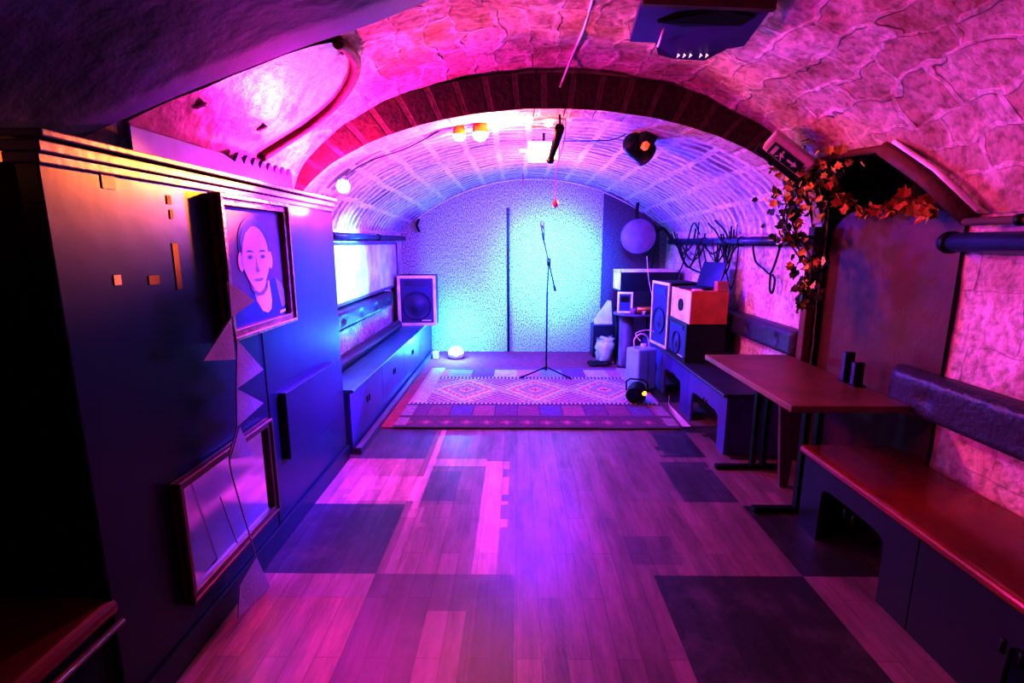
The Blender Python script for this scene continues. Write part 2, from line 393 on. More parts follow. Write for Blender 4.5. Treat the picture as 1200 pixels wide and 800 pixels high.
# sloping soffit that drops below the near vault at the upper left
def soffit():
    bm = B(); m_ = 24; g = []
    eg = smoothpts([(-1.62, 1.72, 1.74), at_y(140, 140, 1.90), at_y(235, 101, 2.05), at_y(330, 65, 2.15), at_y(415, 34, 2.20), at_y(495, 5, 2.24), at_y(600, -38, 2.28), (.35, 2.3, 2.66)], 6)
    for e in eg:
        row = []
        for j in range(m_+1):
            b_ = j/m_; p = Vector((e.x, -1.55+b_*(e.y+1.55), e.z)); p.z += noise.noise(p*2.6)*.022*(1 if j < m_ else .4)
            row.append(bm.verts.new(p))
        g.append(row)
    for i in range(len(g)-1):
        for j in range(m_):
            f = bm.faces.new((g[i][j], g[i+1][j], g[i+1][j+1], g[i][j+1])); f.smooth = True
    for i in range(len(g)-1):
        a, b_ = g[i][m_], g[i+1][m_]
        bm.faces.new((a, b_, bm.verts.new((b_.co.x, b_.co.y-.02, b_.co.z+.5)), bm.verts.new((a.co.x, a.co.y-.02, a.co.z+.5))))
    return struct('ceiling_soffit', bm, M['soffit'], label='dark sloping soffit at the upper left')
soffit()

# ------------------------------------------------------------------ floor
def floor():
    T = .65; X0, Y0 = 0.0, 2.10
    LIGHT = (.46, .34, .36); MED = (.28, .20, .24); MED2 = (.33, .23, .27); DARK = (.075, .055, .085); BLUE = (.10, .11, .17)
    tiles = {  # (column, row): colour; row 0 spans y 2.10-2.75
        (-3, -1): MED, (-2, -1): LIGHT, (-1, -1): (.17, .12, .18), (0, -1): MED, (1, -1): DARK, (2, -1): MED2,
        (-3, 0): DARK, (-2, 0): BLUE, (-1, 0): MED2, (0, 0): MED, (1, 0): MED, (2, 0): DARK,
        (-2, 1): LIGHT, (-1, 1): MED, (0, 1): MED, (1, 1): MED, (2, 1): MED2,
        (-2, 2): (.14, .16, .24), (-1, 2): MED, (0, 2): MED, (1, 2): MED, (2, 2): DARK,
        (-3, -2): MED, (-2, -2): MED2, (-1, -2): LIGHT, (0, -2): DARK, (1, -2): MED2, (2, -2): DARK, (3, -1): MED}
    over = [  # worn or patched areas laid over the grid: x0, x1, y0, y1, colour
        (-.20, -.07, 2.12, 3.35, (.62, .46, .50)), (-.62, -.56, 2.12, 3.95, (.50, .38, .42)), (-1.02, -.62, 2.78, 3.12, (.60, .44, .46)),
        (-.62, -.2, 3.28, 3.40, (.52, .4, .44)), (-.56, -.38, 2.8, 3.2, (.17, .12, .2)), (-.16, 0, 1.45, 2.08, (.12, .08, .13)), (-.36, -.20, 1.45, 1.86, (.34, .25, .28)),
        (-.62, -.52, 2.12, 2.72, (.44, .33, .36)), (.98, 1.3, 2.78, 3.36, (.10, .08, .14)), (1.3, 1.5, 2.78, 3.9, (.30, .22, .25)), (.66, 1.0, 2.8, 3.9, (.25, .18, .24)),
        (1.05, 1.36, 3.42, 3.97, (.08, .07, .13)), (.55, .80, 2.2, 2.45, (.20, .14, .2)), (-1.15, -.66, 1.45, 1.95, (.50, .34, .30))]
    bm = B(); col = bm.loops.layers.float_color.new('Col')
    st = .04; nx = int((2.45+1.65)/st); ny = int(8.7/st); xs = [-1.65+i*st for i in range(nx+2)]; ys = [-1.65+j*st for j in range(ny+2)]
    g = [[bm.verts.new((x, y, 0)) for y in ys] for x in xs]
    for i in range(len(xs)-1):
        for j in range(len(ys)-1):
            cx, cy = xs[i]+st/2, ys[j]+st/2
            c = tiles.get((math.floor((cx-X0)/T), math.floor((cy-Y0)/T)), MED if (math.floor((cx-X0)/T)+math.floor((cy-Y0)/T)) % 2 else DARK)
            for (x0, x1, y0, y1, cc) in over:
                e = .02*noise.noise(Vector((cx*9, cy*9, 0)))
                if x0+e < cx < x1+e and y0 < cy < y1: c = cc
            f = bm.faces.new((g[i][j], g[i+1][j], g[i+1][j+1], g[i][j+1]))
            for lp in f.loops: lp[col] = (c[0]**1.2*1.5, c[1]**1.2*1.15, c[2]**1.2*1.25, 1)
    return struct('floor', bm, M['floor'], label='patched chequer of wood laminate squares')
floor()
o = obj('stage_carpet', box(-1.12, 1.335, 3.99, 6.98, .001, .008), M['redcarpet']); tag(o, 'dusty red carpet lying under the patterned rug up to the end wall', 'carpet')
def rug():
    X0, X1, Y0, Y1 = -1.02, 1.34, 3.97, 6.00; nx, ny = 236, 150
    cream = (.62, .60, .60); red = (.50, .09, .13); dk = (.13, .05, .13); pur = (.26, .12, .32); tea = (.34, .44, .50); pink = (.60, .28, .36)
    bm = B(); col = bm.loops.layers.float_color.new('Col')
    g = [[bm.verts.new((X0+(X1-X0)*i/nx, Y0+(Y1-Y0)*j/ny, .016+.004*noise.noise(Vector((i*.03, j*.03, 5))))) for j in range(ny+1)] for i in range(nx+1)]
    def colour(x, y):
        dx = min(x-X0, X1-x); dn = y-Y0; df = Y1-y
        sx = math.floor(x/.02); sy = math.floor(y/.02)
        if dn < .035: return dk
        if dn < .24:   # near band of small motifs
            k = (x % .17); m = abs(k-.085)+abs(dn-.13)
            if dx < .10: return (.34, .22, .30) if dn > .05 else dk
            return (.42, .14, .26) if m < .03 else ((.26, .06, .16) if m < .07 else (dk if (sx+sy) % 2 else (.18, .05, .14)))
        if dn < .30: return dk
        if dn < .58:   # band of blocks
            if dx < .10: return (.34, .24, .32)
            b = math.floor(x/.20) % 4
            return ((.26, .08, .18), (.16, .09, .26), (.32, .11, .20), (.20, .06, .20))[b] if (x % .2) > .012 else dk
        if dn < .66: return dk if (sx % 2 == 0 or dn < .62) else cream
        if dx < .16: return (.52, .50, .54) if dx > .03 else pink
        if df < .10: return pur
        if df < .42:
            b = math.floor(x/.26) % 4; return (pink, tea, pur, cream)[b]
        if df < .50: return dk if sx % 2 else cream
        # field of three big stepped diamonds
        cx = round((x-.18)/.71)*.71+.18
        if abs(cx-.18) > .8: cx = .18+.71*(1 if x > .18 else -1)
        yc = (Y0+.66+Y1-.50)/2; hy = (Y1-.50-Y0-.66)/2
        d = abs(math.floor((x-cx)/.018)*.018)/.36+abs(math.floor((y-yc)/.036)*.036)/hy
        if d < .12: return red
        if d < .24: return cream
        if d < .36: return pink if (sx+sy) % 2 else red
        if d < .50: return tea
        if d < .60: return cream
        if d < .72: return pink if (sx+sy) % 2 else red
        if d < .90: return cream
        if d < 1.02: return tea
        if d < 1.12: return cream if (sx+sy) % 2 else pink
        if d < 1.28: return pur if (sx//2+sy//2) % 2 else cream
        return red if (sx//2+sy//2) % 2 else tea
    for i in range(nx):
        for j in range(ny):
            c = colour(X0+(X1-X0)*(i+.5)/nx, Y0+(Y1-Y0)*(j+.5)/ny)
            f = bm.faces.new((g[i][j], g[i+1][j], g[i+1][j+1], g[i][j+1]))
            for lp in f.loops: lp[col] = (*c, 1)
    r = obj('kilim_rug', bm, M['rug']); return tag(r, 'patterned flat-woven rug with a row of stepped diamonds, lying before the stage', 'rug')
rug()

# ------------------------------------------------------------------ left partition
PX = -1.2; PY0, PY1, PZ = 1.33, 3.40, 1.70
pt = struct('wall_partition', box(PX-.06, PX, PY0, PY1, 0, PZ), M['navy'], label='glossy navy panelled partition on the left', bevel=.004)
struct('return_panel', box(-1.55, PX-.06, PY0+.01, PY0+.04, 0, PZ), M['unlit'], pt)  # added black panel closing the gap where orange spill showed
struct('cornice', (lambda b: (bx(b, PX-.08, PX+.012, PY0-.01, PY1, PZ-.005, PZ+.022), bx(b, PX-.08, PX+.024, PY0-.016, PY1+.01, PZ+.022, PZ+.05), bx(b, PX-.09, PX+.04, PY0-.02, PY1+.015, PZ+.056, PZ+.075), b)[-1])(B()), M['navy_pale'], pt, bevel=.004)
struct('baseboard', (lambda b: (bx(b, PX, PX+.02, PY0, PY1+.0, 0, .10), b)[-1])(B()), M['navy'], pt, bevel=.004)
bm = B(); bx(bm, PX-.001, PX+.003, 2.355, 2.363, .10, PZ-.01); struct('panel_seam', bm, M['black'], pt)
flap = obj('fold_down_flap', box(PX, PX+.035, 2.47, 3.16, .40, .755), M['navy'], bevel=.004); tag(flap, 'navy fold-down flap fixed flat on the partition below the portrait', 'flap')
for (px, py, w, h, mt, nm) in ((127, 212, .05, .045, 'sticker', 'paper_label'), (198, 234, .022, .028, 'hole', 'hole'), (201, 251, .016, .03, 'hole', 'hole'),
                               (208, 312, .03, .16, 'hole', 'scuff'), (181, 328, .05, .03, 'hole', 'scuff'), (138, 328, .028, .03, 'sticker', 'paper_label'), (37, 158, .02, .02, 'hole', 'hole')):
    p = at_x(px, py, PX+.002)
    if p.y < PY0: p.y = PY0+.03
    struct(nm, box(PX+.0005, PX+.0025, p.y-w/2, p.y+w/2, p.z-h/2, p.z+h/2), M[mt], pt)
# scalloped board behind the partition, the blue light on it put into its colour
def pelmet():
    bm = B(); y0, y1 = 1.95, 3.30; pts = [(y0, 1.72), (y0, 1.905)]
    y = y0
    while y < 2.62: pts.append((y, 1.915)); y += .1
    k = 0
    while y < y1: pts.append((y, 1.915+(.028 if k % 2 else -.022))); y += .042; k += 1
    pts += [(y1, 1.915), (y1, 1.72)]
    prism(bm, [(-1.42, a, b) for a, b in pts], (.02, 0, 0)); return bm
o = obj('scalloped_pelmet', pelmet(), mat('violet_paint', (.07, .05, .34), .5)); tag(o, 'violet pelmet board with a scalloped end, showing over the partition top', 'pelmet')

# portrait in its frame
def frame_ring(y0, y1, z0, z1, x, w, d, lip=.012):
    bm = B()
    for a in ((y0, y1, z0, z0+w), (y0, y1, z1-w, z1), (y0, y0+w, z0+w, z1-w), (y1-w, y1, z0+w, z1-w)):
        bx(bm, x, x+d, *a)
        cy, cz = (a[0]+a[1])/2, (a[2]+a[3])/2
    e = w*.4
    for a in ((y0, y1, z0, z0+e), (y0, y1, z1-e, z1), (y0, y0+e, z0+e, z1-e), (y1-e, y1, z0+e, z1-e)):
        bx(bm, x+d*.6, x+d+lip, *a)
    return bm
t = thing('framed_portrait', 'bronze-framed portrait of a bald-browed man in a dark coat, hung high on the navy partition', 'picture', (PX, 2.335, 1.10))
FY0, FY1, FZ0, FZ1 = 2.03, 2.64, 1.10, 1.69
def loc(o, base): # shift mesh so that it is local to an empty at base
    o.data.transform(Matrix.Translation(-Vector(base))); return o
base = (PX, 2.335, 1.10)
loc(obj('frame', frame_ring(FY0, FY1, FZ0, FZ1, PX+.004, .045, .040), M['gilt'], t, bevel=.003), base)
def portrait():
    bm = B(); X = PX+.02; W = FY1-FY0; H = FZ1-FZ0
    Y = lambda u: FY0+u*W
    Z = lambda v: FZ1-v*H
    def el(u, v, ru, rv, mi, dx, n=28, sq=1.0, chin=0):
        pts = []
        for k in range(n):
            a = 2*PI*k/n; s, c = math.sin(a), math.cos(a)
            uu = u+ru*c*(1-chin*max(0, s)**1.5); vv = v+rv*s
            pts.append((X+dx, Y(uu), Z(vv)))
        poly(bm, pts, mi)
    poly(bm, [(X, Y(.04), Z(.04)), (X, Y(.96), Z(.04)), (X, Y(.96), Z(.96)), (X, Y(.04), Z(.96))], 0)
    # coat and shoulders
    poly(bm, [(X+.0010, Y(u), Z(v)) for u, v in ((.07, .96), (.10, .86), (.30, .74), (.44, .66), (.60, .66), (.76, .60), (.90, .70), (.95, .84), (.95, .96))], 4)
    poly(bm, [(X+.0014, Y(u), Z(v)) for u, v in ((.76, .60), (.86, .66), (.93, .76), (.93, .84), (.84, .86), (.80, .74))], 5)
    poly(bm, [(X+.0016, Y(u), Z(v)) for u, v in ((.40, .62), (.66, .62), (.68, .78), (.66, .85), (.60, .875), (.52, .85), (.44, .76))], 1)
    el(.47, .34, .215, .205, 3, .0020)                      # hair mass
    el(.275, .46, .04, .07, 1, .0024); el(.705, .46, .035, .07, 1, .0024)   # ears
    el(.49, .45, .205, .25, 1, .0030, chin=.42)             # face
    poly(bm, [(X+.0034, Y(u), Z(v)) for u, v in ((.29, .42), (.275, .30), (.33, .22), (.42, .185), (.50, .18), (.44, .21), (.36, .26), (.315, .33))], 3)
    poly(bm, [(X+.0034, Y(u), Z(v)) for u, v in ((.69, .42), (.70, .30), (.65, .21), (.56, .18), (.50, .18), (.58, .205), (.64, .26), (.67, .34))], 3)
    for s, uu in ((-1, .40), (1, .585)):
        poly(bm, [(X+.0038, Y(uu+a*.055), Z(.385+b)) for a, b in ((-1, .012), (-.4, -.006), (.5, -.004), (1, .012), (.5, .008), (-.4, .006))], 3)   # brow
        el(uu, .43, .038, .016, 2, .0038, 14); el(uu, .43, .016, .012, 3, .0042, 12)
    poly(bm, [(X+.0038, Y(u), Z(v)) for u, v in ((.485, .42), (.475, .50), (.46, .535), (.49, .55), (.525, .535), (.51, .525), (.495, .50))], 2)    # nose
    poly(bm, [(X+.0038, Y(u), Z(v)) for u, v in ((.42, .60), (.47, .592), (.50, .597), (.53, .592), (.575, .60), (.53, .615), (.46, .615))], 2)     # mouth
    poly(bm, [(X+.0036, Y(u), Z(v)) for u, v in ((.36, .62), (.42, .68), (.50, .705), (.58, .68), (.64, .60), (.62, .68), (.55, .725), (.46, .725), (.39, .68))], 2)
    poly(bm, [(X+.0018, Y(u), Z(v)) for u, v in ((.80, .885), (.91, .875), (.91, .90), (.80, .91))], 1)
    return bm
loc(obj('portrait', portrait(), [M[k] for k in ('p_bg', 'p_skin', 'p_shade', 'p_hair', 'p_coat', 'p_shirt')], t), base)
loc(obj('backing_board', box(PX+.002, PX+.018, FY0+.02, FY1-.02, FZ0+.02, FZ1-.02), M['darkwood'], t), base)
# low mirror on the partition
base = (PX, 1.96, .22)
t = thing('wall_mirror', 'dark wood framed mirror low on the partition, reflecting the floor', 'mirror', base)
loc(obj('frame', frame_ring(1.62, 2.30, .215, .685, PX+.004, .034, .03, .01), mat('reddish_frame_wood', (.22, .075, .05), .4), t, bevel=.003), base)
loc(obj('mirror_glass', box(PX+.006, PX+.016, 1.645, 2.275, .24, .66), M['mirror'], t), base)

# bunting
bx0 = -1.10
base = at_x(265, 372, bx0)
t = thing('bunting', 'string of grey triangular pennants dangling down the front of the partition', 'bunting', base)
def bp(px, py, X=bx0): return at_x(px, py, X)-base
for k, tri in enumerate((((270, 372), (237, 423), (275, 421)), ((277, 398), (308, 433), (276, 456)), ((276, 455), (308, 472), (277, 500)),
                         ((280, 499), (295, 534), (269, 538)), ((267, 330), (298, 352), (270, 372)), ((301, 652), (318, 690), (280, 722)))):
    bm = B(); p = [bp(*q) for q in tri]
    if k == 5:
        q = [bp(*z) for z in ((300, 653), (316, 688), (302, 700), (278, 724), (280, 688))]; prism(bm, q, (.004, 0, 0))
    else: prism(bm, p, (.004, 0, 0))
    obj('pennant', bm, M['fabric_flag'], t)
bm = B(); tube(bm, smoothpts([bp(266, 330), bp(271, 372), bp(277, 400), bp(277, 455), bp(278, 498), bp(269, 538), bp(280, 585), bp(292, 625), bp(300, 654)]), .0028, 6)
obj('cord', bm, M['string'], t)
bm = B(); tube(bm, smoothpts([bp(258, 582), bp(268, 610), bp(278, 636)]), .0022, 6); obj('cord', bm, M['string'], t)

# ------------------------------------------------------------------ padded pieces
def cushion_bm(x0, x1, y0, y1, z0, z1, buttons=(), puff=.012, face=-1):
    """rounded pad whose face looks to -x (face=-1) or +x; buttons: (y, z) dimples"""
    bm = B(); ny, nz = 60, 12; th = x1-x0; g = []
    for i in range(ny+1):
        row = []
        for j in range(nz+1):
            y = y0+(y1-y0)*i/ny; z = z0+(z1-z0)*j/nz
            ey = min(i, ny-i)/ny*(y1-y0); ez = min(j, nz-j)/nz*(z1-z0)
            r = .03; k = min(1, min(ey, ez)/r); d = th*(.45+.55*math.sqrt(max(0, 1-(1-k)**2)))
            for (by, bz) in buttons:
                q = math.hypot(y-by, z-bz); d -= .022*math.exp(-(q/.035)**2)
            d += .003*noise.noise(Vector((y*7, z*9, 1)))
            row.append(bm.verts.new(((x1-d) if face < 0 else (x0+d), y, z)))
        g.append(row)
    for i in range(ny):
        for j in range(nz): bm.faces.new((g[i][j], g[i+1][j], g[i+1][j+1], g[i][j+1])).smooth = True
    X = x1 if face < 0 else x0
    bk = {}
    per = [(i, 0) for i in range(ny+1)]+[(ny, j) for j in range(1, nz+1)]+[(i, nz) for i in range(ny-1, -1, -1)]+[(0, j) for j in range(nz-1, 0, -1)]
    b = [bm.verts.new((X, g[i][j].co.y, g[i][j].co.z)) for i, j in per]
    for k in range(len(per)):
        k2 = (k+1) % len(per); i, j = per[k]; i2, j2 = per[k2]
        bm.faces.new((g[i][j], g[i2][j2], b[k2], b[k]))
    bm.faces.new(b); return bm
def backrest(name, label, x0, x1, y0, y1, z0, z1, nb, face=-1, m='leather', group=None):
    base = ((x0+x1)/2, (y0+y1)/2, z0)
    t = thing(name, label, 'backrest', base, 0, group)
    bs = [(y0+(y1-y0)*(k+.5)/nb, (z0+z1)/2) for k in range(nb)]
    loc(obj('pad', cushion_bm(x0, x1, y0, y1, z0, z1, bs, face=face), M[m], t), base)
    for (y, z) in bs:
        bm = B(); xx = (x0 if face < 0 else x1)
        xx -= face*.020
        lathe(bm, [(0, -.004), (.010, -.003), (.013, 0), (.010, .003), (0, .004)], 12, (xx, y, z), 'x')
        loc(obj('button', bm, M['blackplastic'], t), base)
    return t
# ------------------------------------------------------------------ near left bench
def box_bench(name, label, x0, x1, y0, y1, h, front, seatmat, bodymat, cut=(), panels=2, nose=.022, taper=0):
    """front: -1 the room side is at x0, +1 the room side is at x1"""
    base = ((x0+x1)/2, (y0+y1)/2, 0); t = thing(name, label, 'bench', base)
    fx = x0 if front < 0 else x1
    bm = B(); ins = .03
    a, b_ = (x0, x1) if front < 0 else (x0, x1)
    # seat board with round nosing along the room side
    pts = []
    n = 8; th = nose*2
    for k in range(n+1):
        a_ = -PI/2+PI*k/n
        pts.append((fx+front*(-nose+nose*math.cos(a_)) if front > 0 else fx+nose-nose*math.cos(a_), h-nose+nose*math.sin(a_)))
    bk = x1 if front < 0 else x0
    pts = pts+[(bk, h), (bk, h-th)]
    prism(bm, [(p[0], y0, p[1]) for p in pts], (0, y1-y0, 0))
    loc(obj('seat', bm, seatmat, t), base)
    w = .018; fi = fx-front*ins
    step = (y1-y0)/panels
    for k in range(panels):
        ya, yb = y0+k*step+.003, y0+(k+1)*step-.003; bm = B()
        cz = [c for c in cut if ya < (c[0]+c[1])/2 < yb]
        z1 = h-th
        X0, X1 = min(fi, fi-front*w), max(fi, fi-front*w)
        if cz:
            c0, c1, ch = cz[0]
            # panel with an arched cut-out at its foot
            prof = [(ya, 0), (ya, z1), (yb, z1), (yb, 0), (c1, 0)]
            for q in range(9):
                a_ = PI*q/8; prof.append(((c0+c1)/2+(c1-c0)/2*math.copysign(abs(math.cos(a_))**.35, math.cos(a_)), ch*.6+ch*.4*abs(math.sin(a_))**.35))
            prof.append((c0, 0))
            prism(bm, [(X0, p[0], p[1]) for p in prof], (X1-X0, 0, 0))
        else: bx(bm, X0, X1, ya, yb, 0, z1)
        pnl = loc(obj('front_panel', bm, bodymat, t), base)
        if k < 3:
            yc = (ya+yb)/2
            for dy in (-.03, .03):
                hb = B(); tube(hb, [(fi, yc+dy, z1*.62-.02), (fi, yc+dy, z1*.62+.03)], .008, 8)
                loc(obj('finger_slot', hb, M['black'], t), base)
    for y in (y0+.01, y1-.03): 
        loc(obj('end_panel', box(min(fi-front*w, bk), max(fi-front*w, bk), y, y+.02, 0, h-th), bodymat, t), base)
    return t
nb = box_bench('bench', 'oxblood varnished bench with rounded front edge beside the near end of the partition', -1.53, -1.19, -.6, 1.34, .465, 1, M['redseat'], M['unlit'], (), 3, .032)
bm = B(); tube(bm, [(-1.185, -.6, .385), (-1.185, 1.34, .385)], .011, 10); loc(obj('front_rail', bm, M['redseat'], nb), nb.location)
bs = backrest('tufted_backrest', 'dark tufted backrest on the unlit left wall above the near bench', -1.562, -1.46, -.5, 1.30, .62, .95, 8, 1)
# near right bench
box_bench('bench', 'oxblood varnished bench with rounded front edge against the right wall, nearest the viewer', 1.50, 1.965, .2, 2.57, .45, -1, M['redseat'], M['navy'], ((1.95, 2.40, .30), (.95, 1.4, .3)), 3, .022)
backrest('tufted_backrest', 'long dark leather backrest pad above the oxblood bench on the right wall', 1.885, 1.985, .4, 2.56, .68, .89, 4)
# far right bench under the amplifiers
box_bench('bench', 'dark blue box bench on the right carrying the stacked amplifiers', 1.455, 1.965, 3.48, 5.95, .45, -1, mat('navy_seat_top', (.05, .035, .08), .4), M['navybox'], ((3.62, 4.20, .27), (4.5, 5.02, .27), (5.3, 5.8, .25)), 3, .012)
backrest('tufted_backrest', 'short dark leather backrest pad on the pink wall between amplifiers and alcove', 1.89, 1.985, 3.48, 4.9, .71, .90, 3)
# far left bench with teal seat
lb = box_bench('bench', 'long blue box bench with teal seat beyond the partition on the left', -1.50, -1.15, 3.46, 6.95, .48, 1, M['tealseat'], M['navybox'], (), 4, .012)
base = (-1.13, 5.2, 0)
o = obj('baseboard_left', box(-1.165, -1.12, 3.46, 6.9, 0, .05), M['navy_pale'], bevel=.004); o['kind'] = 'structure'; o['label'] = 'plinth strip along the foot of the far left bench'; o['category'] = 'baseboard'
backrest('tufted_backrest', 'blue leather backrest pad under the long mirror on the left wall', -1.562, -1.45, 3.46, 6.0, .77, .94, 5, 1)
bm = B(); tube(bm, [(-1.43, 3.5, .537), (-1.43, 6.05, .537)], .055, 14)
o = obj('bolster', bm, M['leather'], bevel=.008); tag(o, 'dark bolster lying along the back of the teal seat', 'bolster')
# wall mirror left
base = (-1.54, 4.95, .96)
t = thing('wall_mirror', 'long frameless-looking mirror glaring cyan on the left wall above the teal bench', 'mirror', base)
loc(obj('frame', frame_ring(3.5, 6.52, .965, 1.50, -1.53, .022, .02, .004), M['navy_pale'], t), base)
loc(obj('mirror_glass', box(-1.528, -1.52, 3.52, 6.50, .985, 1.48), mat('misted_mirror', (.86, .86, .88), .35, .35, (.60, .62, .70), 6, .15, 9), t), base)  # glass made pale and half diffuse so that it glares cyan
# pipes
def pipe(name, label, pts, r, brs, m='pipe', cat='pipe'):
    base = pts[0]; t = thing(name, label, cat, base)
    bm = B(); tube(bm, pts, r, 16); loc(obj('tube', bm, M[m], t), base)
    for y in brs:
        bm = B(); x = pts[0][0]; z = pts[0][2]
        lathe(bm, [(r+.001, -.012), (r+.007, -.012), (r+.007, .012), (r+.001, .012)], 16, (x, y, z), 'y')
        loc(obj('clamp', bm, M['black'], t), base)
    return t
pipe('wall_pipe', 'dark blue pipe along the right wall in front of the alcove, nearest the viewer', [(1.92, -1.2, 1.50), (1.92, 2.36, 1.50)], .042, (2.33, 1.5, .6))
pipe('wall_pipe', 'blue pipe along the right wall beyond the ivy', [(1.93, 3.36, 1.51), (1.93, 6.6, 1.51)], .036, (3.6, 4.5, 5.4))
pipe('wall_pipe', 'thin rusty pipe just above the near right pipe', [(1.90, -1.2, 1.585), (1.90, 2.25, 1.585)], .016, (2.0,), 'brown_edge')
pipe('wall_pipe', 'dark pipe above the long mirror on the left wall', [(-1.50, 3.5, 1.555), (-1.50, 6.9, 1.555)], .028, (4.2, 5.6))

# ------------------------------------------------------------------ table
base = (1.58, 2.93, 0)
t = thing('pub_table', 'brown wooden pub table on black trestle feet before the alcove', 'table', base)
loc(obj('tabletop', box(1.31, 1.88, 2.35, 3.50, .70, .735), M['tablewood'], t, bevel=.005), base)
for y in (2.69, 3.25):
    bm = B(); bx(bm, 1.34, 1.80, y-.022, y+.022, 0, .03); loc(obj('foot', bm, M['black'], t, bevel=.004), base)
    bm = B(); bx(bm, 1.57, 1.60, y-.02, y+.02, .03, .70); bx(bm, 1.64, 1.67, y-.02, y+.02, .03, .70); loc(obj('leg', bm, M['black'], t), base)
    bm = B(); bx(bm, 1.40, 1.86, y-.02, y+.02, .675, .70); loc(obj('crossbar', bm, M['black'], t), base)
bm = B(); prism(bm, [(1.64, 2.98, .004), (1.69, 2.98, .004), (1.72, 2.98, .69), (1.58, 2.98, .69)], (0, .03, 0))
o = obj('loose_board', bm, mat('mauve_board', (.16, .07, .11), .6)); tag(o, 'narrow mauve board standing under the pub table', 'board')
for k, (px, py, w) in enumerate(((995, 447, .05), (1026, 452, .045))):
    p = at_z(px, py, .735); base = (min(p.x, 1.845), p.y, .735)
    t = thing('menu_holder', ('black upright menu holder standing on the pub table, the larger one', 'small black upright menu holder on the pub table, by the leather backrest')[k], 'menu holder', base)
    h = (.17, .13)[k]
    obj('base', box(-.03, .03, -.03, .03, 0, .01), M['black'], t)
    obj('card_sleeve', box(-.026, .026, -.012, .012, .01, h), M['blackplastic'], t, bevel=.003)
    obj('edge_strip', box(-.03, -.024, -.014, .014, .01, h), M['grille'], t)

# ------------------------------------------------------------------ alcove: board, lintel, plants
def arched_board():
    bm = B(); pts = [(2.38, .0), (3.395, .0), (3.395, 1.50)]
    for k in range(13):
        a = PI/2*k/12; pts.append((3.395-.26*(1-math.cos(a)), 1.50+.19*math.sin(a)))
    for k in range(13):
        a = PI/2*k/12; pts.append((2.60-.22*math.sin(a), 1.69-.10*(1-math.cos(a))))
    prism(bm, [(2.03, y, z) for y, z in pts], (.025, 0, 0)); return bm
o = obj('arched_board', arched_board(), M['board'], bevel=.004); tag(o, 'tall reddish brown board with rounded top standing in the alcove', 'board')
o = obj('timber_post', box(1.92, 1.972, 3.40, 3.47, 0, 1.60), M['brown_edge'], bevel=.005); tag(o, 'brown timber post at the far side of the alcove, behind the ivy', 'post')
bm = B(); tube(bm, smoothpts([(1.835, 3.50, 1.975), (1.835, 3.42, 1.985), (1.84, 3.05, 1.985), (1.85, 2.74, 1.965)], 5), .020, 8)
tube(bm, [(1.85, 2.74, 1.965), (1.91, 2.52, 1.80), (1.965, 2.30, 1.60)], .040, 8)
tube(bm, [(1.84, 2.66, 1.985), (1.90, 2.46, 1.83), (1.945, 2.24, 1.63)], .012, 8, 1)
struct('trim_2', bm, [M['brown_edge'], M['cable_w']], label='dark moulding around the head of the alcove')

def leaf(bm, p, size, mi, rnd):
    n = Vector((rnd.uniform(-1, 1), rnd.uniform(-1, .1), rnd.uniform(-.6, .8))).normalized()
    d = n.orthogonal().normalized(); d.rotate(Matrix.Rotation(rnd.uniform(0, 6.28), 3, n)); s = n.cross(d)
    shape = ((0, -.5), (.22, -.38), (.5, -.30), (.34, -.02), (.36, .28), (.12, .22), (0, .55), (-.12, .22), (-.36, .28), (-.34, -.02), (-.5, -.30), (-.22, -.38))
    vs = [bm.verts.new(Vector(p)+s*a*size+d*b_*size+n*(abs(a)*size*.25)) for a, b_ in shape]
    c = bm.verts.new(Vector(p))
    for k in range(len(vs)): bm.faces.new((c, vs[k], vs[(k+1) % len(vs)])).material_index = mi
rnd = random.Random(3)
Vx = 1.74
vine = [at_x(*q, Vx) for q in ((958, 203), (938, 212), (928, 236), (922, 262), (932, 285), (948, 312), (944, 340), (940, 362))]
base = vine[0]
t = thing('ivy_plant', 'trailing ivy hanging from the alcove corner in front of the brown post', 'plant', base)
bm = B()
for dx, dy in ((0, 0), (.04, -.05), (-.03, .04)): tube(bm, smoothpts([v+Vector((dx*.5*math.sin(i), dy, dx)) for i, v in enumerate(vine)], 5), .006, 6)
loc(obj('stem', bm, M['stem'], t), base)
bm = B(); sp = smoothpts(vine, 10)
for i in range(400):
    f = rnd.random()**1.5; p = sp[int(f*(len(sp)-1))]; w = .095*(1-f)+.030
    p = p+Vector((rnd.gauss(0, w*.6), rnd.gauss(0, w), rnd.gauss(0, w*.8)))
    leaf(bm, p, rnd.uniform(.035, .065), (0 if rnd.random() < (.75 if f < .3 else .25) else 1) if rnd.random() > .05 else 2, rnd)
loc(obj('foliage', bm, [M['leaf'], M['leaf_dark'], M['leaf_orange']], t), base)
gar = [at_x(*q, 1.93) for q in ((975, 222), (1005, 240), (1035, 245), (1060, 235), (1082, 240), (1092, 252))]
base = gar[0]
t = thing('leaf_garland', 'garland of orange autumn leaves strung over the top of the brown board', 'garland', base)
bm = B(); tube(bm, smoothpts(gar), .004, 6); loc(obj('stem', bm, M['stem'], t), base)
bm = B(); sp = smoothpts(gar, 8)
for i in range(60):
    p = sp[rnd.randrange(len(sp))]+Vector((rnd.gauss(0, .02), rnd.gauss(0, .03), rnd.gauss(-.01, .025)))
    leaf(bm, p, rnd.uniform(.045, .085), rnd.choice((0, 0, 1)), rnd)
loc(obj('foliage', bm, [M['leaf_orange'], M['leaf']], t), base)

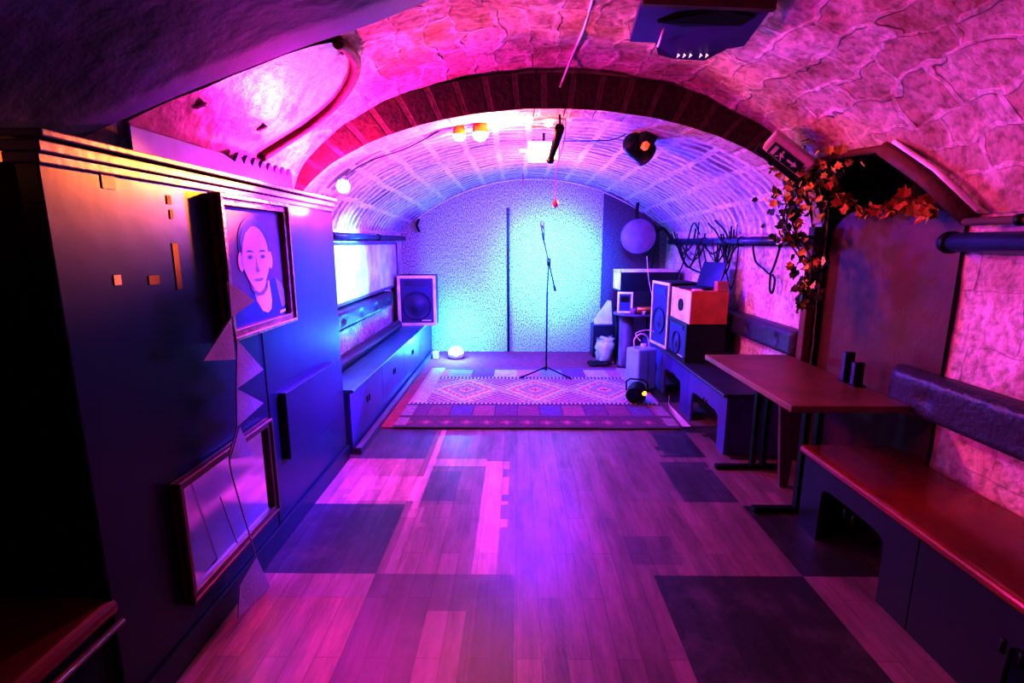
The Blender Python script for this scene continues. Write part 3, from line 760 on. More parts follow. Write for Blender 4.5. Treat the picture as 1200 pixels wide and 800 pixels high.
# emergency exit box
p = at_y(921, 184, 3.22); base = p; R = Matrix.Rotation
t = thing('exit_sign', 'pale exit light box with dark running-man panel, fixed on the vault beside the ivy', 'sign', p)
t.rotation_euler = (math.radians(24), math.radians(38), math.radians(-12))
obj('housing', box(-.145, .145, -.045, .10, -.035, .075), M['cream'], t, bevel=.012)
obj('bracket', box(-.17, .17, -.03, .12, -.075, -.036), M['blackplastic'], t, bevel=.008)
pn = obj('sign_panel', box(-.11, .10, -.0505, -.046, -.03, .035), mat('dark_green_sign', (.02, .03, .06), .4), t)
bm = B()
def q2(pts): poly(bm, [(a, -.0525, b_) for a, b_ in pts])
# running figure, doorway and arrow
q2(((-.045, .020), (-.035, .028), (-.025, .020), (-.035, .011))); q2(((-.050, .008), (-.028, .012), (-.020, -.008), (-.036, -.010)))
q2(((-.036, -.008), (-.026, -.010), (-.012, -.022), (-.018, -.027))); q2(((-.036, -.008), (-.046, -.010), (-.062, -.020), (-.056, -.026)))
q2(((-.028, .010), (-.010, -.002), (-.013, -.006), (-.030, .003)))
q2(((-.095, .025), (-.070, .025), (-.070, -.025), (-.095, -.025)))
q2(((.010, .006), (.050, .006), (.050, .018), (.080, 0), (.050, -.018), (.050, -.006), (.010, -.006)))
obj('sign_symbols', bm, M['white'], pn)

# ------------------------------------------------------------------ painted panel, rib and lamps on the near vault
def surf(px, py, off=0.0):
    r = ray(px, py); lo, hi = .2, 8
    f = lambda t: CAMZ+r.z*t-(near_z(r.x*t)-off if abs(r.x*t-XC) < A else 0)
    t = lo
    while t < hi and f(t) < 0: t += .004
    return Vector((r.x*t, r.y*t, CAMZ+r.z*t))
edge = [surf(*q, .04) for q in ((306, 184), (330, 168), (362, 147), (392, 122), (410, 98), (417, 75), (408, 58), (396, 50))]
bm = B(); tube(bm, smoothpts(edge, 8), .028, 10, radii=None)
struct('trim_3', bm, M['brown_edge'], label='curved brown moulding hooking across the near vault')
def gloss():
    bm = B(); g = []
    top = [surf(*q, .028) for q in ((150, 142), (195, 120), (245, 100), (300, 78), (340, 62), (375, 52), (398, 50), (412, 62))]
    bot = [surf(*q, .028) for q in ((160, 160), (200, 172), (245, 182), (290, 190), (312, 184), (345, 162), (385, 132), (414, 92))]
    n = 10
    for a, b_ in zip(smoothpts(top, 4), smoothpts(bot, 4)):
        row = []
        for k in range(n+1):
            q = a.lerp(b_, k/n); q.z = near_z(q.x)-.028+.004*noise.noise(q*6); row.append(bm.verts.new(q))
        g.append(row)
    for a, b_ in zip(g, g[1:]):
        for k in range(n): bm.faces.new((a[k], a[k+1], b_[k+1], b_[k])).smooth = True
    return bm
struct('ceiling_panel', gloss(), M['plaster_gloss'], label='glossy smooth plaster patch on the near vault above the partition')
for k, (px, py) in enumerate(((236, 126), (308, 152), (405, 63))):
    p = surf(px, py, .045); t = thing('junction_plate', ('small pale fitting on the glossy plaster, nearest the dark soffit', 'small pale fitting on the glossy plaster, by the lower end of the brown moulding', 'small pale fitting inside the hook of the brown moulding')[k], 'fitting', p, .3)
    t.rotation_euler = (0, -math.atan(.5)*1.0, .5)
    obj('plate', box(-.028, .028, -.012, .012, .002, .012), M['cream'], t, bevel=.003)
    obj('inset', box(-.02, .02, -.006, .006, .000, .003), M['brown_edge'], t)

def par_can(name, label, p, rot, r, L, lens, body='black', lensname='lens'):
    t = thing(name, label, 'stage light', p); t.rotation_euler = rot
    bm = B(); lathe(bm, [(0, -L/2), (r*.55, -L/2), (r*.9, -L*.35), (r, -L*.1), (r, L*.5), (r*1.08, L*.5), (r*1.08, L*.56), (r*.94, L*.56), (r*.9, L*.42)], 24, (0, 0, 0), 'y')
    obj('housing', bm, M[body], t)
    bm = B(); lathe(bm, [(r*.92, L*.44), (r*.6, L*.50), (0, L*.52)], 24, (0, 0, 0), 'y'); obj(lensname, bm, M[lens], t)
    bm = B(); pts = [(-r*1.15, 0, 0), (-r*1.15, 0, r*1.2), (-r*.7, 0, r*1.6), (r*.7, 0, r*1.6), (r*1.15, 0, r*1.2), (r*1.15, 0, 0)]
    tube(bm, pts, r*.09, 6); obj('yoke', bm, M['black'], t)
    return t
# two orange lamps under the rib
for k, (px, py, r) in enumerate(((538, 158, .05), (563, 156, .062))):
    p = at_y(px, py, 3.86)
    t = thing('stage_lamp', ('smaller amber lamp hanging under the brick arch', 'larger blazing orange lamp hanging under the brick arch')[k], 'lamp', p)
    bm = B(); lathe(bm, [(r*.3, r*1.3), (r*.75, r*1.2), (r*.9, r*.4), (r*.95, 0)], 20); obj('shade', bm, M['tin'], t)
    bm = B(); lathe(bm, [(r*.8, r*.1), (r*.86, -r*.3), (r*.5, -r*.75), (0, -r*.9)], 20); obj('bulb', bm, M[('yellow_glow', 'orange_glow')[k]], t)
    bm = B(); tube(bm, [(0, 0, r*1.2), (0, 0, far_z(p.x, p.y)-p.z)], .006, 6); obj('stem', bm, M['black'], t)
# magenta lamp on the end of the partition
p = Vector((-1.135, 3.46, 1.86))
t = thing('stage_lamp', 'glaring magenta lamp clamped to the far end of the partition', 'lamp', p)
bm = B(); lathe(bm, [(0, -.045), (.03, -.035), (.045, 0), (.03, .035), (0, .045)], 20); obj('bulb', bm, M['pink_glow'], t)
bm = B(); tube(bm, [(-.03, 0, -.035), (-.07, -.03, -.08), (-.08, -.06, -.10)], .01, 8); obj('clamp', bm, M['black'], t)
# floor uplighter
p = Vector((-.80, 6.55, .10))
t = thing('floor_lamp', 'cyan-white uplighter glaring on the floor at the corner of the end wall', 'lamp', p)
bm = B(); lathe(bm, [(0, .06), (.06, .055), (.095, .02), (.1, -.02)], 24); obj('lens', bm, M['cyan_glow'], t)
bm = B(); lathe(bm, [(.1, -.02), (.105, -.06), (.07, -.095), (0, -.095)], 24); obj('housing', bm, M['alu'], t)
o = obj('power_adapter', box(-1.10, -1.03, 6.5, 6.58, .008, .10), M['white'], bevel=.006); tag(o, 'small white plug block on the floor beside the cyan uplighter', 'adapter')

# black par can hanging right of centre
p = at_y(746, 172, 4.05)
t = par_can('stage_light', 'black barrel stage light with red display, hanging from the vault right of centre', p, (math.radians(-28), 0, math.radians(-62)), .085, .20, 'screen')
obj('display', box(-.03, .03, -.103, -.10, .0, .03), M['black'], t)
pd = at_y(757, 170, 3.92)
bm = B(); bx(bm, -.02, .02, -.018, .018, -.022, .022); 
o = obj('led_display', bm, M['red_led'], t); bpy.context.view_layer.update(); o.parent = t; o.location = t.matrix_world.inverted() @ at_y(756, 171, 3.86)
pb = at_y(768, 166, 4.0)
bm = B(); bx(bm, .05, .13, -.06, .05, -.01, .09); obj('driver_box', bm, M['blackplastic'], t, bevel=.008)
bm = B(); tube(bm, [(0, 0, .13), (0, .03, .22)], .012, 8); obj('hook', bm, M['black'], t)
# white floodlight at the crown with its bracket
p = at_y(637, 178, 4.3)
t = thing('floodlight', 'white rectangular floodlight hanging at the crown of the far vault', 'lamp', p)
obj('housing', box(-.125, .125, -.05, .05, -.075, .075), M['white'], t, bevel=.008)
obj('lens', box(-.11, .11, -.054, -.0505, -.06, .06), M['white_glow'], t)
bm = B(); tube(bm, [(-.19, 0, .01), (-.12, 0, .01)], .016, 8); obj('cable_gland', bm, M['white'], t)
bm = B(); tube(bm, [(0, .0, .07), (0, .0, far_z(p.x, 4.3)-p.z)], .01, 8); obj('stem', bm, M['black'], t)
# bent black bracket
pts = [at_y(656, 128, 3.66), at_y(656, 150, 3.70), at_y(652, 165, 3.9), at_y(645, 188, 3.95)]
base = pts[0]; t = thing('lamp_bracket', 'bent black bracket dropping from the crown of the brick arch', 'bracket', base)
bm = B(); tube(bm, [pts[1], pts[2], pts[3]], .028, 8, radii=[.034, .03, .02]); loc(obj('arm', bm, M['black'], t), base)
bm = B(); tube(bm, [Vector((pts[0].x, 3.66, 2.34)), pts[1]], .007, 8); loc(obj('rod', bm, M['black'], t), base)
bm = B(); lathe(bm, [(0, -.025), (.02, -.02), (.03, 0), (.02, .02), (0, .025)], 14, pts[3]); loc(obj('knob', bm, M['black'], t), base)
o2 = at_y(643, 144, 3.9)
t = thing('stage_lamp', 'small warm bulb glowing under the arch beside the black bracket', 'lamp', o2)
bm = B(); lathe(bm, [(0, -.03), (.022, -.02), (.03, 0), (.02, .025), (.012, .04)], 16); obj('bulb', bm, mat('warm_bulb', (1, .8, .5), .4, 0, emit=(1, .6, .3), estr=12), t)
bm = B(); tube(bm, [(0, 0, .04), (0, 0, far_z(o2.x, 3.9)-o2.z)], .006, 6); obj('stem', bm, M['black'], t)

# cables
def cable(name, label, pts, r, m, cat='cable', n=8, group=None):
    bm = B(); tube(bm, smoothpts(pts, n), r, 6); o = obj(name, bm, M[m]); return tag(o, label, cat, group)
cable('ceiling_cable', 'white cable dropping from the vault to the crown of the brick arch', [surf(694, 0, .01)+Vector((0, -.05, 0)), surf(684, 34, .012), surf(672, 62, .015), at_y(661, 90, 3.50), at_y(656, 102, 3.515)], .008, 'cable_w')
cable('hanging_line', 'thin cord hanging down from the crown of the arch before the end wall', [at_y(662, 128, 3.78), at_y(662, 160, 3.9), at_y(652, 200, 4.1), at_y(651, 232, 4.2)], .003, 'tinsel', 'line')
cable('hanging_wire', 'slack black wire swagged from the magenta lamp to the orange lamps', [(-1.13, 3.50, 1.93), at_y(430, 190, 3.85), at_y(480, 172, 3.86), at_y(520, 150, 3.86)], .004, 'cable', 'wire')
cable('hanging_wire', 'slack black wire from the white floodlight to the barrel stage light', [at_y(662, 165, 4.3), at_y(690, 165, 4.2), at_y(720, 163, 4.15), at_y(742, 152, 4.05)], .004, 'cable', 'wire')
arc = [(x, 6.93, far_z(x, 6.95)-.03) for x in [-1.35+.1*k for k in range(31)] if -1.5 < x < 1.75]
cable('edge_cable', 'thin pale cable following the top edge of the end wall', arc, .005, 'cable_w', n=2)
p = at_y(651, 238, 4.2); bm = B(); lathe(bm, [(0, -.04), (.02, -.02), (.028, 0), (.012, .03), (0, .05)], 10, p)
tag(obj('tinsel_bauble', bm, M['tinsel']), 'little red bauble at the end of the thin hanging cord', 'ornament')
p = at_y(613, 212, 6.6); bm = B(); tube(bm, [(p.x, 6.6, far_z(p.x, 6.6)), (p.x, 6.6, p.z-.06)], .008, 6); tag(obj('streamer', bm, M['tinsel']), 'short red streamer hanging from the far vault left of the floodlight', 'streamer')

# ceiling equipment tray upper right
pA = [at_y(x, y, Y) for x, y, Y in ((752, 2, 2.30), (738, 49, 2.62), (768, 50, 2.62), (771, 64, 2.68), (790, 69, 2.70), (826, 71, 2.70), (852, 57, 2.62), (872, 54, 2.60), (906, 8, 2.30))]
base = pA[0]
def lower(p): return Vector((p.x, p.y, min(p.z, near_z(p.x)-.03)))
pA = [lower(p) for p in pA]
t = thing('ceiling_tray', 'navy equipment tray with a curved lip slung under the near vault', 'tray', base)
bm = B(); prism(bm, pA, (0, .0, .03)); loc(obj('panel', bm, M['navybox'], t), base)
bm = B(); pp = [at_y(x, y, Y) for x, y, Y in ((770, 22, 2.38), (792, 13, 2.36), (846, 8, 2.32), (884, 16, 2.36), (868, 26, 2.42), (800, 27, 2.42))]
pp = [Vector((q.x, q.y-.01, min(q.z, near_z(q.x)-.03)-.006)) for q in pp]; prism(bm, pp, (0, 0, -.012)); loc(obj('recess', bm, M['black'], t), base)
bm = B(); prism(bm, [Vector((pA[0].x, pA[0].y-.03, pA[0].z-.02)), Vector((pA[-1].x, pA[-1].y-.03, pA[-1].z-.02)), Vector((pA[-1].x, pA[-1].y-.03, pA[-1].z+.03)), Vector((pA[0].x, pA[0].y-.03, pA[0].z+.03))], (0, .03, 0)); loc(obj('front_rail', bm, M['darkwood'], t), base)
bm = B(); tube(bm, [at_y(778, 28, 2.42)+Vector((0, 0, -.02)), at_y(775, 38, 2.50)+Vector((0, 0, -.02)), at_y(771, 50, 2.60)+Vector((0, 0, -.015))], .006, 8); loc(obj('power_lead', bm, M['cable_w'], t), base)
for px in (793, 800, 807, 819, 826):
    q = at_y(px, 68, 2.68); bm = B()
    prism(bm, [(q.x-.009, q.y-.03, q.z-.010), (q.x+.008, q.y-.03, q.z+.002), (q.x-.004, q.y-.03, q.z+.012)], (0, .004, 0))
    loc(obj('indicator', bm, mat('white_indicator', (.9, .9, .8), .5, emit=(1, .9, .7), estr=.6) if 'ind' not in M else M['ind'], t), base)  # small white tags, given a faint glow of their own
    M['ind'] = bpy.data.materials['white_indicator']

# ------------------------------------------------------------------ back wall pole
o = obj('wall_batten', box(-.135, -.105, 6.965, 6.998, .01, 1.95), M['black'], bevel=.003); tag(o, 'thin dark batten running up the end wall left of the microphone', 'batten')
cp = [(-.12, 6.96, 0)]
o = obj('wall_hook', (lambda b: (tube(b, smoothpts([(-1.30, 6.95, 1.80), (-1.33, 6.93, 1.72), (-1.30, 6.95, 1.64)]), .018, 8), b)[-1])(B()), M['black']); tag(o, 'dark curved hook high on the left side of the end wall', 'hook')
# dark carpet strip edge at right of end wall
o = obj('acoustic_panel', prism(B(), [(1.14, 6.95, .02), (1.96, 6.95, .02)]+[(1.96-.082*k, 6.95, far_z(1.96-.082*k, 6.95)-.04) for k in range(1, 11)], (0, .045, 0)), mat('dark_fleck_panel', (.16, .10, .16), .95, 0, (.06, .04, .07), 60, .5, 90)); tag(o, 'darker acoustic panel at the right of the end wall behind the round drum', 'panel')

# ------------------------------------------------------------------ microphone stand
pb = at_z(640, 440, .02); base = (pb.x, pb.y, .022)
t = thing('microphone_stand', 'black boom microphone stand with microphone on the rug', 'microphone stand', base)
for a in (-2.75, -.55, 1.35+.25):
    bm = B(); tube(bm, [(0, 0, .10), (.30*math.cos(a), .30*math.sin(a), .010)], .008, 8); leg = obj('leg', bm, M['black'], t)
    bm = B(); tube(bm, [(.27*math.cos(a), .27*math.sin(a), .018), (.315*math.cos(a), .315*math.sin(a), .008)], .012, 8); obj('rubber_foot', bm, M['blackplastic'], leg)
bm = B(); tube(bm, [(0, 0, .06), (0, 0, .95)], .0095, 10); tube(bm, [(0, 0, .95), (0.012, 0, 1.27)], .0065, 10); obj('pole', bm, M['black'], t)
bm = B(); tube(bm, [(.012, -.01, 1.23), (.012, -.01, 1.31)], .02, 10); obj('boom_clamp', bm, M['black'], t)
bm = B(); tube(bm, [(.075, -.05, 1.0), (-.055, .03, 1.55)], .0065, 8); tube(bm, [(.085, -.055, .96), (.07, -.047, 1.02)], .012, 8); obj('boom_arm', bm, M['black'], t)
bm = B(); tube(bm, [(-.045, .03, 1.50), (-.060, .03, 1.66)], .02, 12, radii=[.011, .018]); mic = obj('microphone', bm, M['blackplastic'], t)
bm = B(); lathe(bm, [(.018, 0), (.024, .012), (.024, .03), (.012, .05), (0, .054)], 14, (-.060, .03, 1.655)); obj('mic_head', bm, M['grille'], mic)

# ------------------------------------------------------------------ speakers
def speaker(label, w, d, h, loc_, rotz, edge, front='grille', woof=.17, badge=True, edgemat='alu', body='blackplastic'):
    t = thing('speaker', label, 'speaker', loc_, rotz)
    obj('cabinet', box(-w/2, w/2, -d/2, d/2, 0, h), M[body], t, bevel=.006)
    obj('baffle', box(-w/2+edge, w/2-edge, -d/2-.006, -d/2, edge, h-edge), M[front], t)
    if edge > .01:
        bm = B()
        for a in ((-w/2, w/2, 0, edge), (-w/2, w/2, h-edge, h), (-w/2, -w/2+edge, edge, h-edge), (w/2-edge, w/2, edge, h-edge)): bx(bm, a[0], a[1], -d/2-.014, -d/2+.002, a[2], a[3])
        obj('front_trim', bm, M[edgemat], t)
    if woof:
        bm = B(); lathe(bm, [(woof, -.012), (woof*1.04, -.006), (woof*.93, 0), (woof*.4, .0), (woof*.34, -.012), (0, -.016)], 32, (0, -d/2-.007, h*.40), 'y'); obj('woofer', bm, M['cone'], t)
        bm = B(); bx(bm, -w*.3, w*.3, -d/2-.012, -d/2-.006, h*.80, h*.90); obj('horn', bm, M['cone'], t)
    if badge: obj('badge', box(w*.12, w*.36, -d/2-.016, -d/2-.008, h*.09, h*.115), M['white'], t)
    return t
speaker('tall grey-edged loudspeaker standing on the far end of the teal bench', .47, .34, .62, (-1.255, 6.50, .48), math.radians(4), .035)
# amplifiers on the right bench
base = (1.67, 4.72, .45)
speaker('black amplifier cabinet with blue baffle on the bench, under the wooden combo', .56, .33, .345, (1.665, 4.72, .45), math.radians(-90), .03, woof=.10, edgemat='blackplastic', badge=True)
t = thing('speaker', 'wooden combo cabinet with pale ported front, topmost of the stack on the right bench', 'speaker', (1.665, 4.71, .797))
obj('cabinet', box(-.155, .165, -.28, .28, 0, .285), M['orangewood'], t, bevel=.004)
obj('baffle', box(-.163, -.155, -.28, .28, 0, .285), M['cream'], t)
bm = B(); lathe(bm, [(.055, -.010), (.055, .0), (.045, -.003), (0, -.002)], 24, (-.163, -.03, .145), 'x'); obj('port', bm, M['black'], t)
speaker('tall white-edged loudspeaker on the bench facing the room, beyond the wooden combo', .42, .32, .66, (1.63, 5.26, .45), math.radians(-82), .028, woof=.13, badge=False)
# laptop and small boxes on the combo
t = thing('laptop', 'open black laptop on top of the wooden combo cabinet', 'laptop', (1.66, 4.72, 1.083), math.radians(-70))
obj('keyboard_base', box(-.15, .15, -.10, .10, 0, .018), M['blackplastic'], t, bevel=.003)
bm = B(); bx(bm, -.15, .15, .095, .107, .015, .25, rot=Matrix.Rotation(math.radians(-18), 3, 'X'), piv=(0, .1, .015)); lid = obj('lid', bm, M['screen'], t, bevel=.003)
o = obj('small_box', box(1.73, 1.825, 4.445, 4.53, 1.084, 1.17), M['cardboard'], bevel=.003); tag(o, 'small mauve-brown box on the near corner of the wooden combo cabinet', 'box')
o = obj('small_box', box(1.53, 1.61, 4.45, 4.51, 1.084, 1.10), M['p_skin'], bevel=.003); tag(o, 'flat pink case lying on top of the wooden combo cabinet', 'case')
# plinth table with rack, case and clutter
base = (1.42, 6.12, .009)
t = thing('plinth_table', 'small blue round-edged table on a drum leg before the dark end panel', 'table', base)
bm = B(); lathe(bm, [(0, .64), (.25, .64), (.262, .655), (.25, .67), (0, .67)], 32); obj('tabletop', bm, M['navy_pale'], t)
bm = B(); lathe(bm, [(.0, .0), (.095, .0), (.085, .03), (.085, .64), (0, .64)], 24, (-.10, 0, 0)); obj('leg', bm, M['navy_pale'], t)
bm = B(); tube(bm, [(-.20, .1, 0), (-.20, .1, .64)], .012, 8); obj('leg', bm, M['black'], t)
bm = B(); tube(bm, [(.17, .1, 0), (.17, .1, .64)], .012, 8); obj('leg', bm, M['black'], t)
t = thing('rack_unit', 'small white-edged rack box standing on the round-edged table', 'rack', (1.30, 6.16, .68), math.radians(-12))
obj('housing', box(-.085, .085, -.13, .13, 0, .24), M['grille'], t)
bm = B()
for a in ((-.09, .09, 0, .025), (-.09, .09, .225, .25), (-.09, -.065, .025, .225), (.065, .09, .025, .225)): bx(bm, a[0], a[1], -.142, -.12, a[2], a[3])
obj('front_frame', bm, M['alu'], t)
obj('slot', box(-.05, .05, -.134, -.128, .13, .2), M['black'], t)
t = thing('flight_case', 'long blue flight case with pale top edging lying across the rack', 'case', (1.56, 6.24, .932), math.radians(5))
obj('body', box(-.36, .33, -.17, .15, 0, .235), M['navy'], t, bevel=.005)
bm = B(); bx(bm, -.365, .335, -.178, -.150, .225, .25); bx(bm, -.365, .335, .13, .155, .225, .25); bx(bm, -.365, -.34, -.178, .155, .225, .25); bx(bm, .31, .335, -.178, .155, .225, .25)
obj('edging', bm, M['alu'], t)
obj('end_plate', box(-.366, -.36, -.16, .14, .02, .22), M['alu'], t)
t = thing('equipment_stand', 'dark support shelf holding up the right end of the flight case', 'stand', (1.72, 6.25, 0))
obj('shelf', box(-.02, .24, -.2, .2, .89, .92), M['black'], t)
for sx in (.0, .2):
    for sy in (-.17, .17): obj('leg', box(sx-.012, sx+.012, sy-.012, sy+.012, 0, .89), M['black'], t)
def small(name, label, cat, bm, m, **k): o = obj(name, bm, M[m], **k); return tag(o, label, cat)
t = thing('desk_lamp_head', 'brass cylinder lamp lying on the round-edged table among the clutter', 'lamp', (1.50, 5.96, .728), .2)
bm = B(); lathe(bm, [(0, -.11), (.04, -.11), (.04, .08), (.046, .11), (.038, .11), (.035, .05), (0, .05)], 20, (0, 0, 0), 'x'); obj('housing', bm, M['tin'], t)
bm = B(); lathe(bm, [(.0, .052), (.034, .052)], 16, (0, 0, 0), 'x'); obj('lens', bm, M['amber_led'], t)
small('mug', 'small purple cup on the round-edged table', 'cup', lathe(B(), [(0, 0), (.032, 0), (.036, .07), (.031, .07), (.029, .008), (0, .008)], 20, (1.36, 5.97, .672)), 'purpleplastic')
small('cup', 'tiny white cup at the edge of the round-edged table', 'cup', lathe(B(), [(0, 0), (.018, 0), (.022, .05), (.018, .05), (.016, .006), (0, .006)], 16, (1.47, 5.90, .672)), 'white')
# bin, card cone and bag left of the plinth table
small('waste_bin', 'dark blue box bin standing against the end wall left of the round-edged table', 'bin', (lambda b: (bx(b, 1.0, 1.30, 6.62, 6.88, .008, .44), b)[-1])(B()), 'navy', bevel=.008)
small('folded_card', 'pale folded card leaning on top of the box bin', 'card', prism(B(), [(1.02, 6.70, .442), (1.26, 6.70, .442), (1.25, 6.78, .74), (1.20, 6.78, .75), (1.02, 6.72, .50)], (0, .012, 0)), 'papercone')
bm = B(); lathe(bm, [(0, 0), (.09, 0), (.115, .07), (.11, .15), (.125, .22), (.09, .27), (.11, .30), (.07, .27), (0, .22)], 18, (1.13, 6.47, .012))
for v in bm.verts: v.co += Vector((noise.noise(v.co*12), noise.noise(v.co*12+Vector((5, 0, 0))), .6*noise.noise(v.co*15+Vector((0, 7, 0))) if v.co.z > .1 else 0))*.075
small('carrier_bag', 'crumpled white carrier bag on the floor beside the round-edged table', 'bag', bm, 'bag')
# tangled cable heap on the floor
bm = B(); rr = random.Random(5)
for k in range(5):
    pts = [(1.06+rr.uniform(-.18, .10), 6.2+rr.uniform(-.12, .10), .022+.02*rr.random()) for _ in range(7)]
    tube(bm, smoothpts(pts, 6), .008, 6)
small('cable_heap', 'tangled black cables on the floor in front of the carrier bag', 'cable', bm, 'cable')
# pale canister
t = thing('plastic_canister', 'tall pale blue plastic canister with a looped handle on the floor by the bench', 'canister', (1.27, 5.12, .022), math.radians(28))
obj('body', box(-.12, .12, -.10, .10, 0, .43), M['tote'], t, bevel=.02, seg=3)
obj('seam', box(-.002, .002, -.104, -.099, .03, .40), M['navy_pale'], t)
bm = B(); tube(bm, smoothpts([(-.09, 0, .42), (-.10, .0, .52), (-.02, 0, .57), (.07, 0, .53), (.10, 0, .42)]), .009, 8); obj('handle', bm, M['alu'], t)
obj('cap', lathe(B(), [(.03, .43), (.03, .46), (0, .46)], 16, (.05, .03, 0)), M['white'], t)
# floor par light
par_can('stage_light', 'squat black stage light with an orange spot on the rug by the canister', (1.13, 4.66, .125), (math.radians(-20), 0, math.radians(160)), .085, .15, 'screen')
bm = B(); lathe(bm, [(0, -.01), (.02, -.004), (.022, .004), (0, .01)], 14, (1.175, 4.55, .135), 'y'); 
ol = obj('led', bm, M['amber_led']); st = [o for o in bpy.data.objects if o.name.startswith('stage_light')][-1]
bpy.context.view_layer.update(); ol.data.transform(st.matrix_world.inverted()); ol.parent = st
# folded paper
bm = B(); prism(bm, [at_z(790, 464, .3)*0+Vector((1.375, 4.42, .01)), Vector((1.43, 4.02, .012)), Vector((1.36, 4.02, .012)), Vector((1.34, 4.36, .10)), Vector((1.36, 4.42, .16))], (.004, 0, 0))
small('paper_strip', 'pinkish curled strip of card leaning against the right bench near the rug corner', 'card', bm, 'papercone')
# round drum on the vault
p = at_y(748, 277, 6.45); t = thing('hand_drum', 'round dark-skinned drum hung high beside the end wall', 'drum', p); t.rotation_euler = (0, 0, math.radians(-12))
bm = B(); lathe(bm, [(.195, .0), (.21, -.01), (.215, .03), (.205, .12), (.19, .12)], 40, (0, 0, 0), 'y'); obj('shell', bm, M['navy_pale'], t)
bm = B(); lathe(bm, [(.197, -.004), (.19, -.006), (0, -.006)], 40, (0, 0, 0), 'y'); obj('drumhead', bm, mat('drum_skin', (.22, .12, .20), .5), t)
bm = B(); tube(bm, smoothpts([(0, .1, .18), (-.03, .12, .27), (-.02, .15, far_z(p.x, 6.6)-p.z-.03)]), .02, 8); tube(bm, smoothpts([(.18, .08, .03), (.28, .08, .10), (.36, .08, .02), (.42, .08, -.08)]), .02, 8); obj('bracket', bm, M['black'], t)
# cable jumble on the right wall
rr = random.Random(11); names = []
spec = [([(790, 272), (800, 300), (812, 262), (820, 275)], 1.90, 'black cable looped over the far pipe above the laptop'),
        ([(838, 258), (852, 276), (846, 300), (832, 318), (828, 335)], 1.91, 'black cable dropping past the laptop to the combo'),
        ([(796, 280), (806, 312), (846, 322), (858, 296), (868, 284)], 1.92, 'black cable sagging in a wide loop under the far pipe'),
        ([(882, 285), (885, 305), (895, 315), (903, 320), (911, 300), (915, 284)], 1.93, 'thin black wire looped on the pink wall left of the ivy'),
        ([(903, 320), (902, 338), (905, 343), (908, 328), (905, 322)], 1.935, 'tight twist of wire hanging on the pink wall'),
        ([(805, 290), (800, 310), (790, 330), (783, 345)], 1.86, 'dark cable running down behind the white-edged loudspeaker'),
        ([(770, 275), (766, 300), (762, 325), (768, 350)], 1.80, 'dark cable hanging below the drum behind the flight case'),
        ([(830, 262), (838, 270), (844, 280), (850, 288)], 1.88, 'short dark rod sticking up over the far pipe')]
for pts, X, lab in spec: cable('wall_cable', lab, [at_x(a, b_, X) for a, b_ in pts], .008, 'cable', n=6)
bm = B(); rr = random.Random(21)
for k in range(16):
    x0 = rr.uniform(782, 850); w = rr.uniform(8, 34); h = rr.uniform(12, 55); X = rr.uniform(1.89, 1.93); y0 = rr.choice((274, 280, 284))
    tube(bm, smoothpts([at_x(x0, y0, X), at_x(x0+w*.2, y0+h*.6, X+.01), at_x(x0+w*.5, y0+h, X+.015), at_x(x0+w*.85, y0+h*.55, X+.01), at_x(x0+w, y0-rr.uniform(0, 14), X)], 6), rr.uniform(.004, .009), 5)
small('cable_tangle', 'thick tangle of dark cables draped over the far pipe behind the laptop', 'cable', bm, 'cable')
cable('wall_cable', 'pale lead trailing from the flight case down to the table', [at_y(758, 300, 6.0), at_y(760, 325, 5.95), at_y(764, 345, 5.9), at_y(768, 352, 5.88)], .005, 'cable_w')
cable('wall_cable', 'pale lead looping from the canister up to the loudspeaker', [(1.30, 5.3, .48), (1.25, 5.32, .56), (1.36, 5.3, .60), (1.44, 5.3, .58)], .006, 'cable_w')
for k, (px, py, w, h, mm, lab) in enumerate(((816, 295, .10, .10, 'cream', 'pale note pinned on the wall under the far pipe'), (833, 300, .05, .09, 'papercone', 'narrow note pinned on the wall behind the laptop'))):
    q = at_x(px, py, 1.955)
    small('wall_note', lab, 'note', box(1.952, 1.956, q.y-w/2, q.y+w/2, q.z-h/2, q.z+h/2), mm)
# adaptor box behind pipe
small('junction_box', 'white plastic junction box on the far pipe next to the ivy', 'box', (lambda q: box(q.x-.02, q.x+.02, q.y-.04, q.y+.04, q.z-.03, q.z+.03))(at_x(916, 282, 1.90)), 'white', bevel=.004)

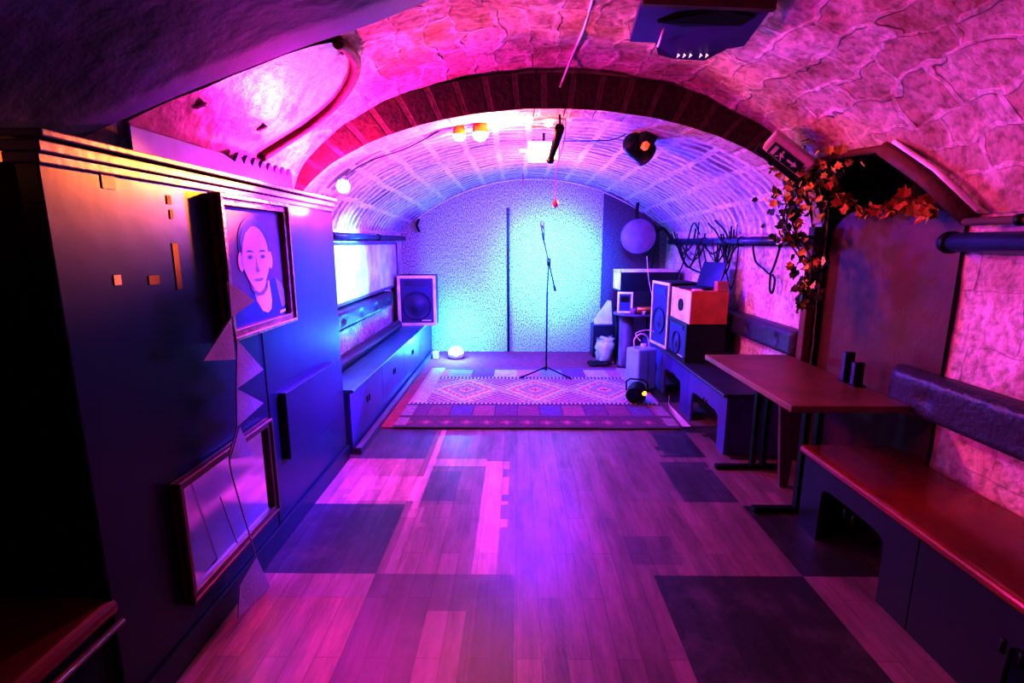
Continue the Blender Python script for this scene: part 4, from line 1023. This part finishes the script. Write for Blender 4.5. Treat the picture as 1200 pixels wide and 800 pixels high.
# ------------------------------------------------------------------ lights
def point(name, loc_, col, e, r=.04):
    l = bpy.data.lights.new(name, 'POINT'); l.color = col; l.energy = e; l.shadow_soft_size = r
    o = bpy.data.objects.new(name, l); C.objects.link(o); o.location = loc_; return o
def spot(name, loc_, tgt, col, e, ang, blend=.6, r=.05):
    l = bpy.data.lights.new(name, 'SPOT'); l.color = col; l.energy = e; l.spot_size = math.radians(ang); l.spot_blend = blend; l.shadow_soft_size = r
    o = bpy.data.objects.new(name, l); C.objects.link(o); o.location = loc_
    o.rotation_euler = (Vector(tgt)-Vector(loc_)).to_track_quat('-Z', 'Y').to_euler(); return o
def area(name, loc_, tgt, col, e, sx, sy):
    l = bpy.data.lights.new(name, 'AREA'); l.shape = 'RECTANGLE'; l.size = sx; l.size_y = sy; l.color = col; l.energy = e
    o = bpy.data.objects.new(name, l); C.objects.link(o); o.location = loc_
    o.rotation_euler = (Vector(tgt)-Vector(loc_)).to_track_quat('-Z', 'Y').to_euler(); return o
point('magenta_light', (-1.09, 3.30, 1.80), (1, .05, .62), 70, .04)
point('magenta_glare', (-1.11, 3.12, 1.69), (1, .08, .65), 9, .03)  # extra point off the magenta bulb, added for the glare on the panel
point('orange_light', (-.23, 3.84, 2.22), (1, .27, .10), 85, .05)
spot('stage_spot', (.75, 4.05, 2.1), (.50, 7.0, 1.20), (.05, .42, 1), 2500, 36, 1.0, .28)
spot('stage_spill', (.75, 4.3, 2.0), (.25, 7.0, .9), (.04, .20, 1), 900, 70, 1.0, .1)
point('blue_stage', (.2, 5.3, 1.85), (.16, .04, 1), 190, .12)  # added fill for the blue ambience of the far room, no fixture
point('cyan_uplight', (-.80, 6.42, .32), (.06, .45, 1), 70, .08)
spot('blue_wash', (.9, 4.4, 1.95), (-1.2, 3.1, .9), (.09, .05, 1), 3600, 40, 1.0, .1)
spot('cyan_mirror', (.6, 4.4, 2.0), (-1.5, 4.7, 1.25), (.05, .50, 1), 1500, 30, .9, .08)  # added spot that makes the long mirror glare, no fixture
spot('magenta_room_wash', (-1.12, 1.5, 1.95), (1.9, 2.4, .9), (1, .07, .40), 95, 120, .9, .15)  # added fill for right wall and floor, placed to only graze the partition
spot('orange_beam', (-.30, 3.84, 2.20), (-1.2, 1.82, 1.67), (1, .30, .01), 1300, 17, 1.0, .04)  # extra spot at the orange lamp, added to tint the upper partition
w = bpy.data.worlds.new('world'); bpy.context.scene.world = w; w.use_nodes = True
w.node_tree.nodes['Background'].inputs[0].default_value = (.01, .004, .02, 1); w.node_tree.nodes['Background'].inputs[1].default_value = .3
vs = bpy.context.scene.view_settings; vs.view_transform = 'Standard'; vs.look = 'None'; vs.exposure = .62; vs.gamma = .65
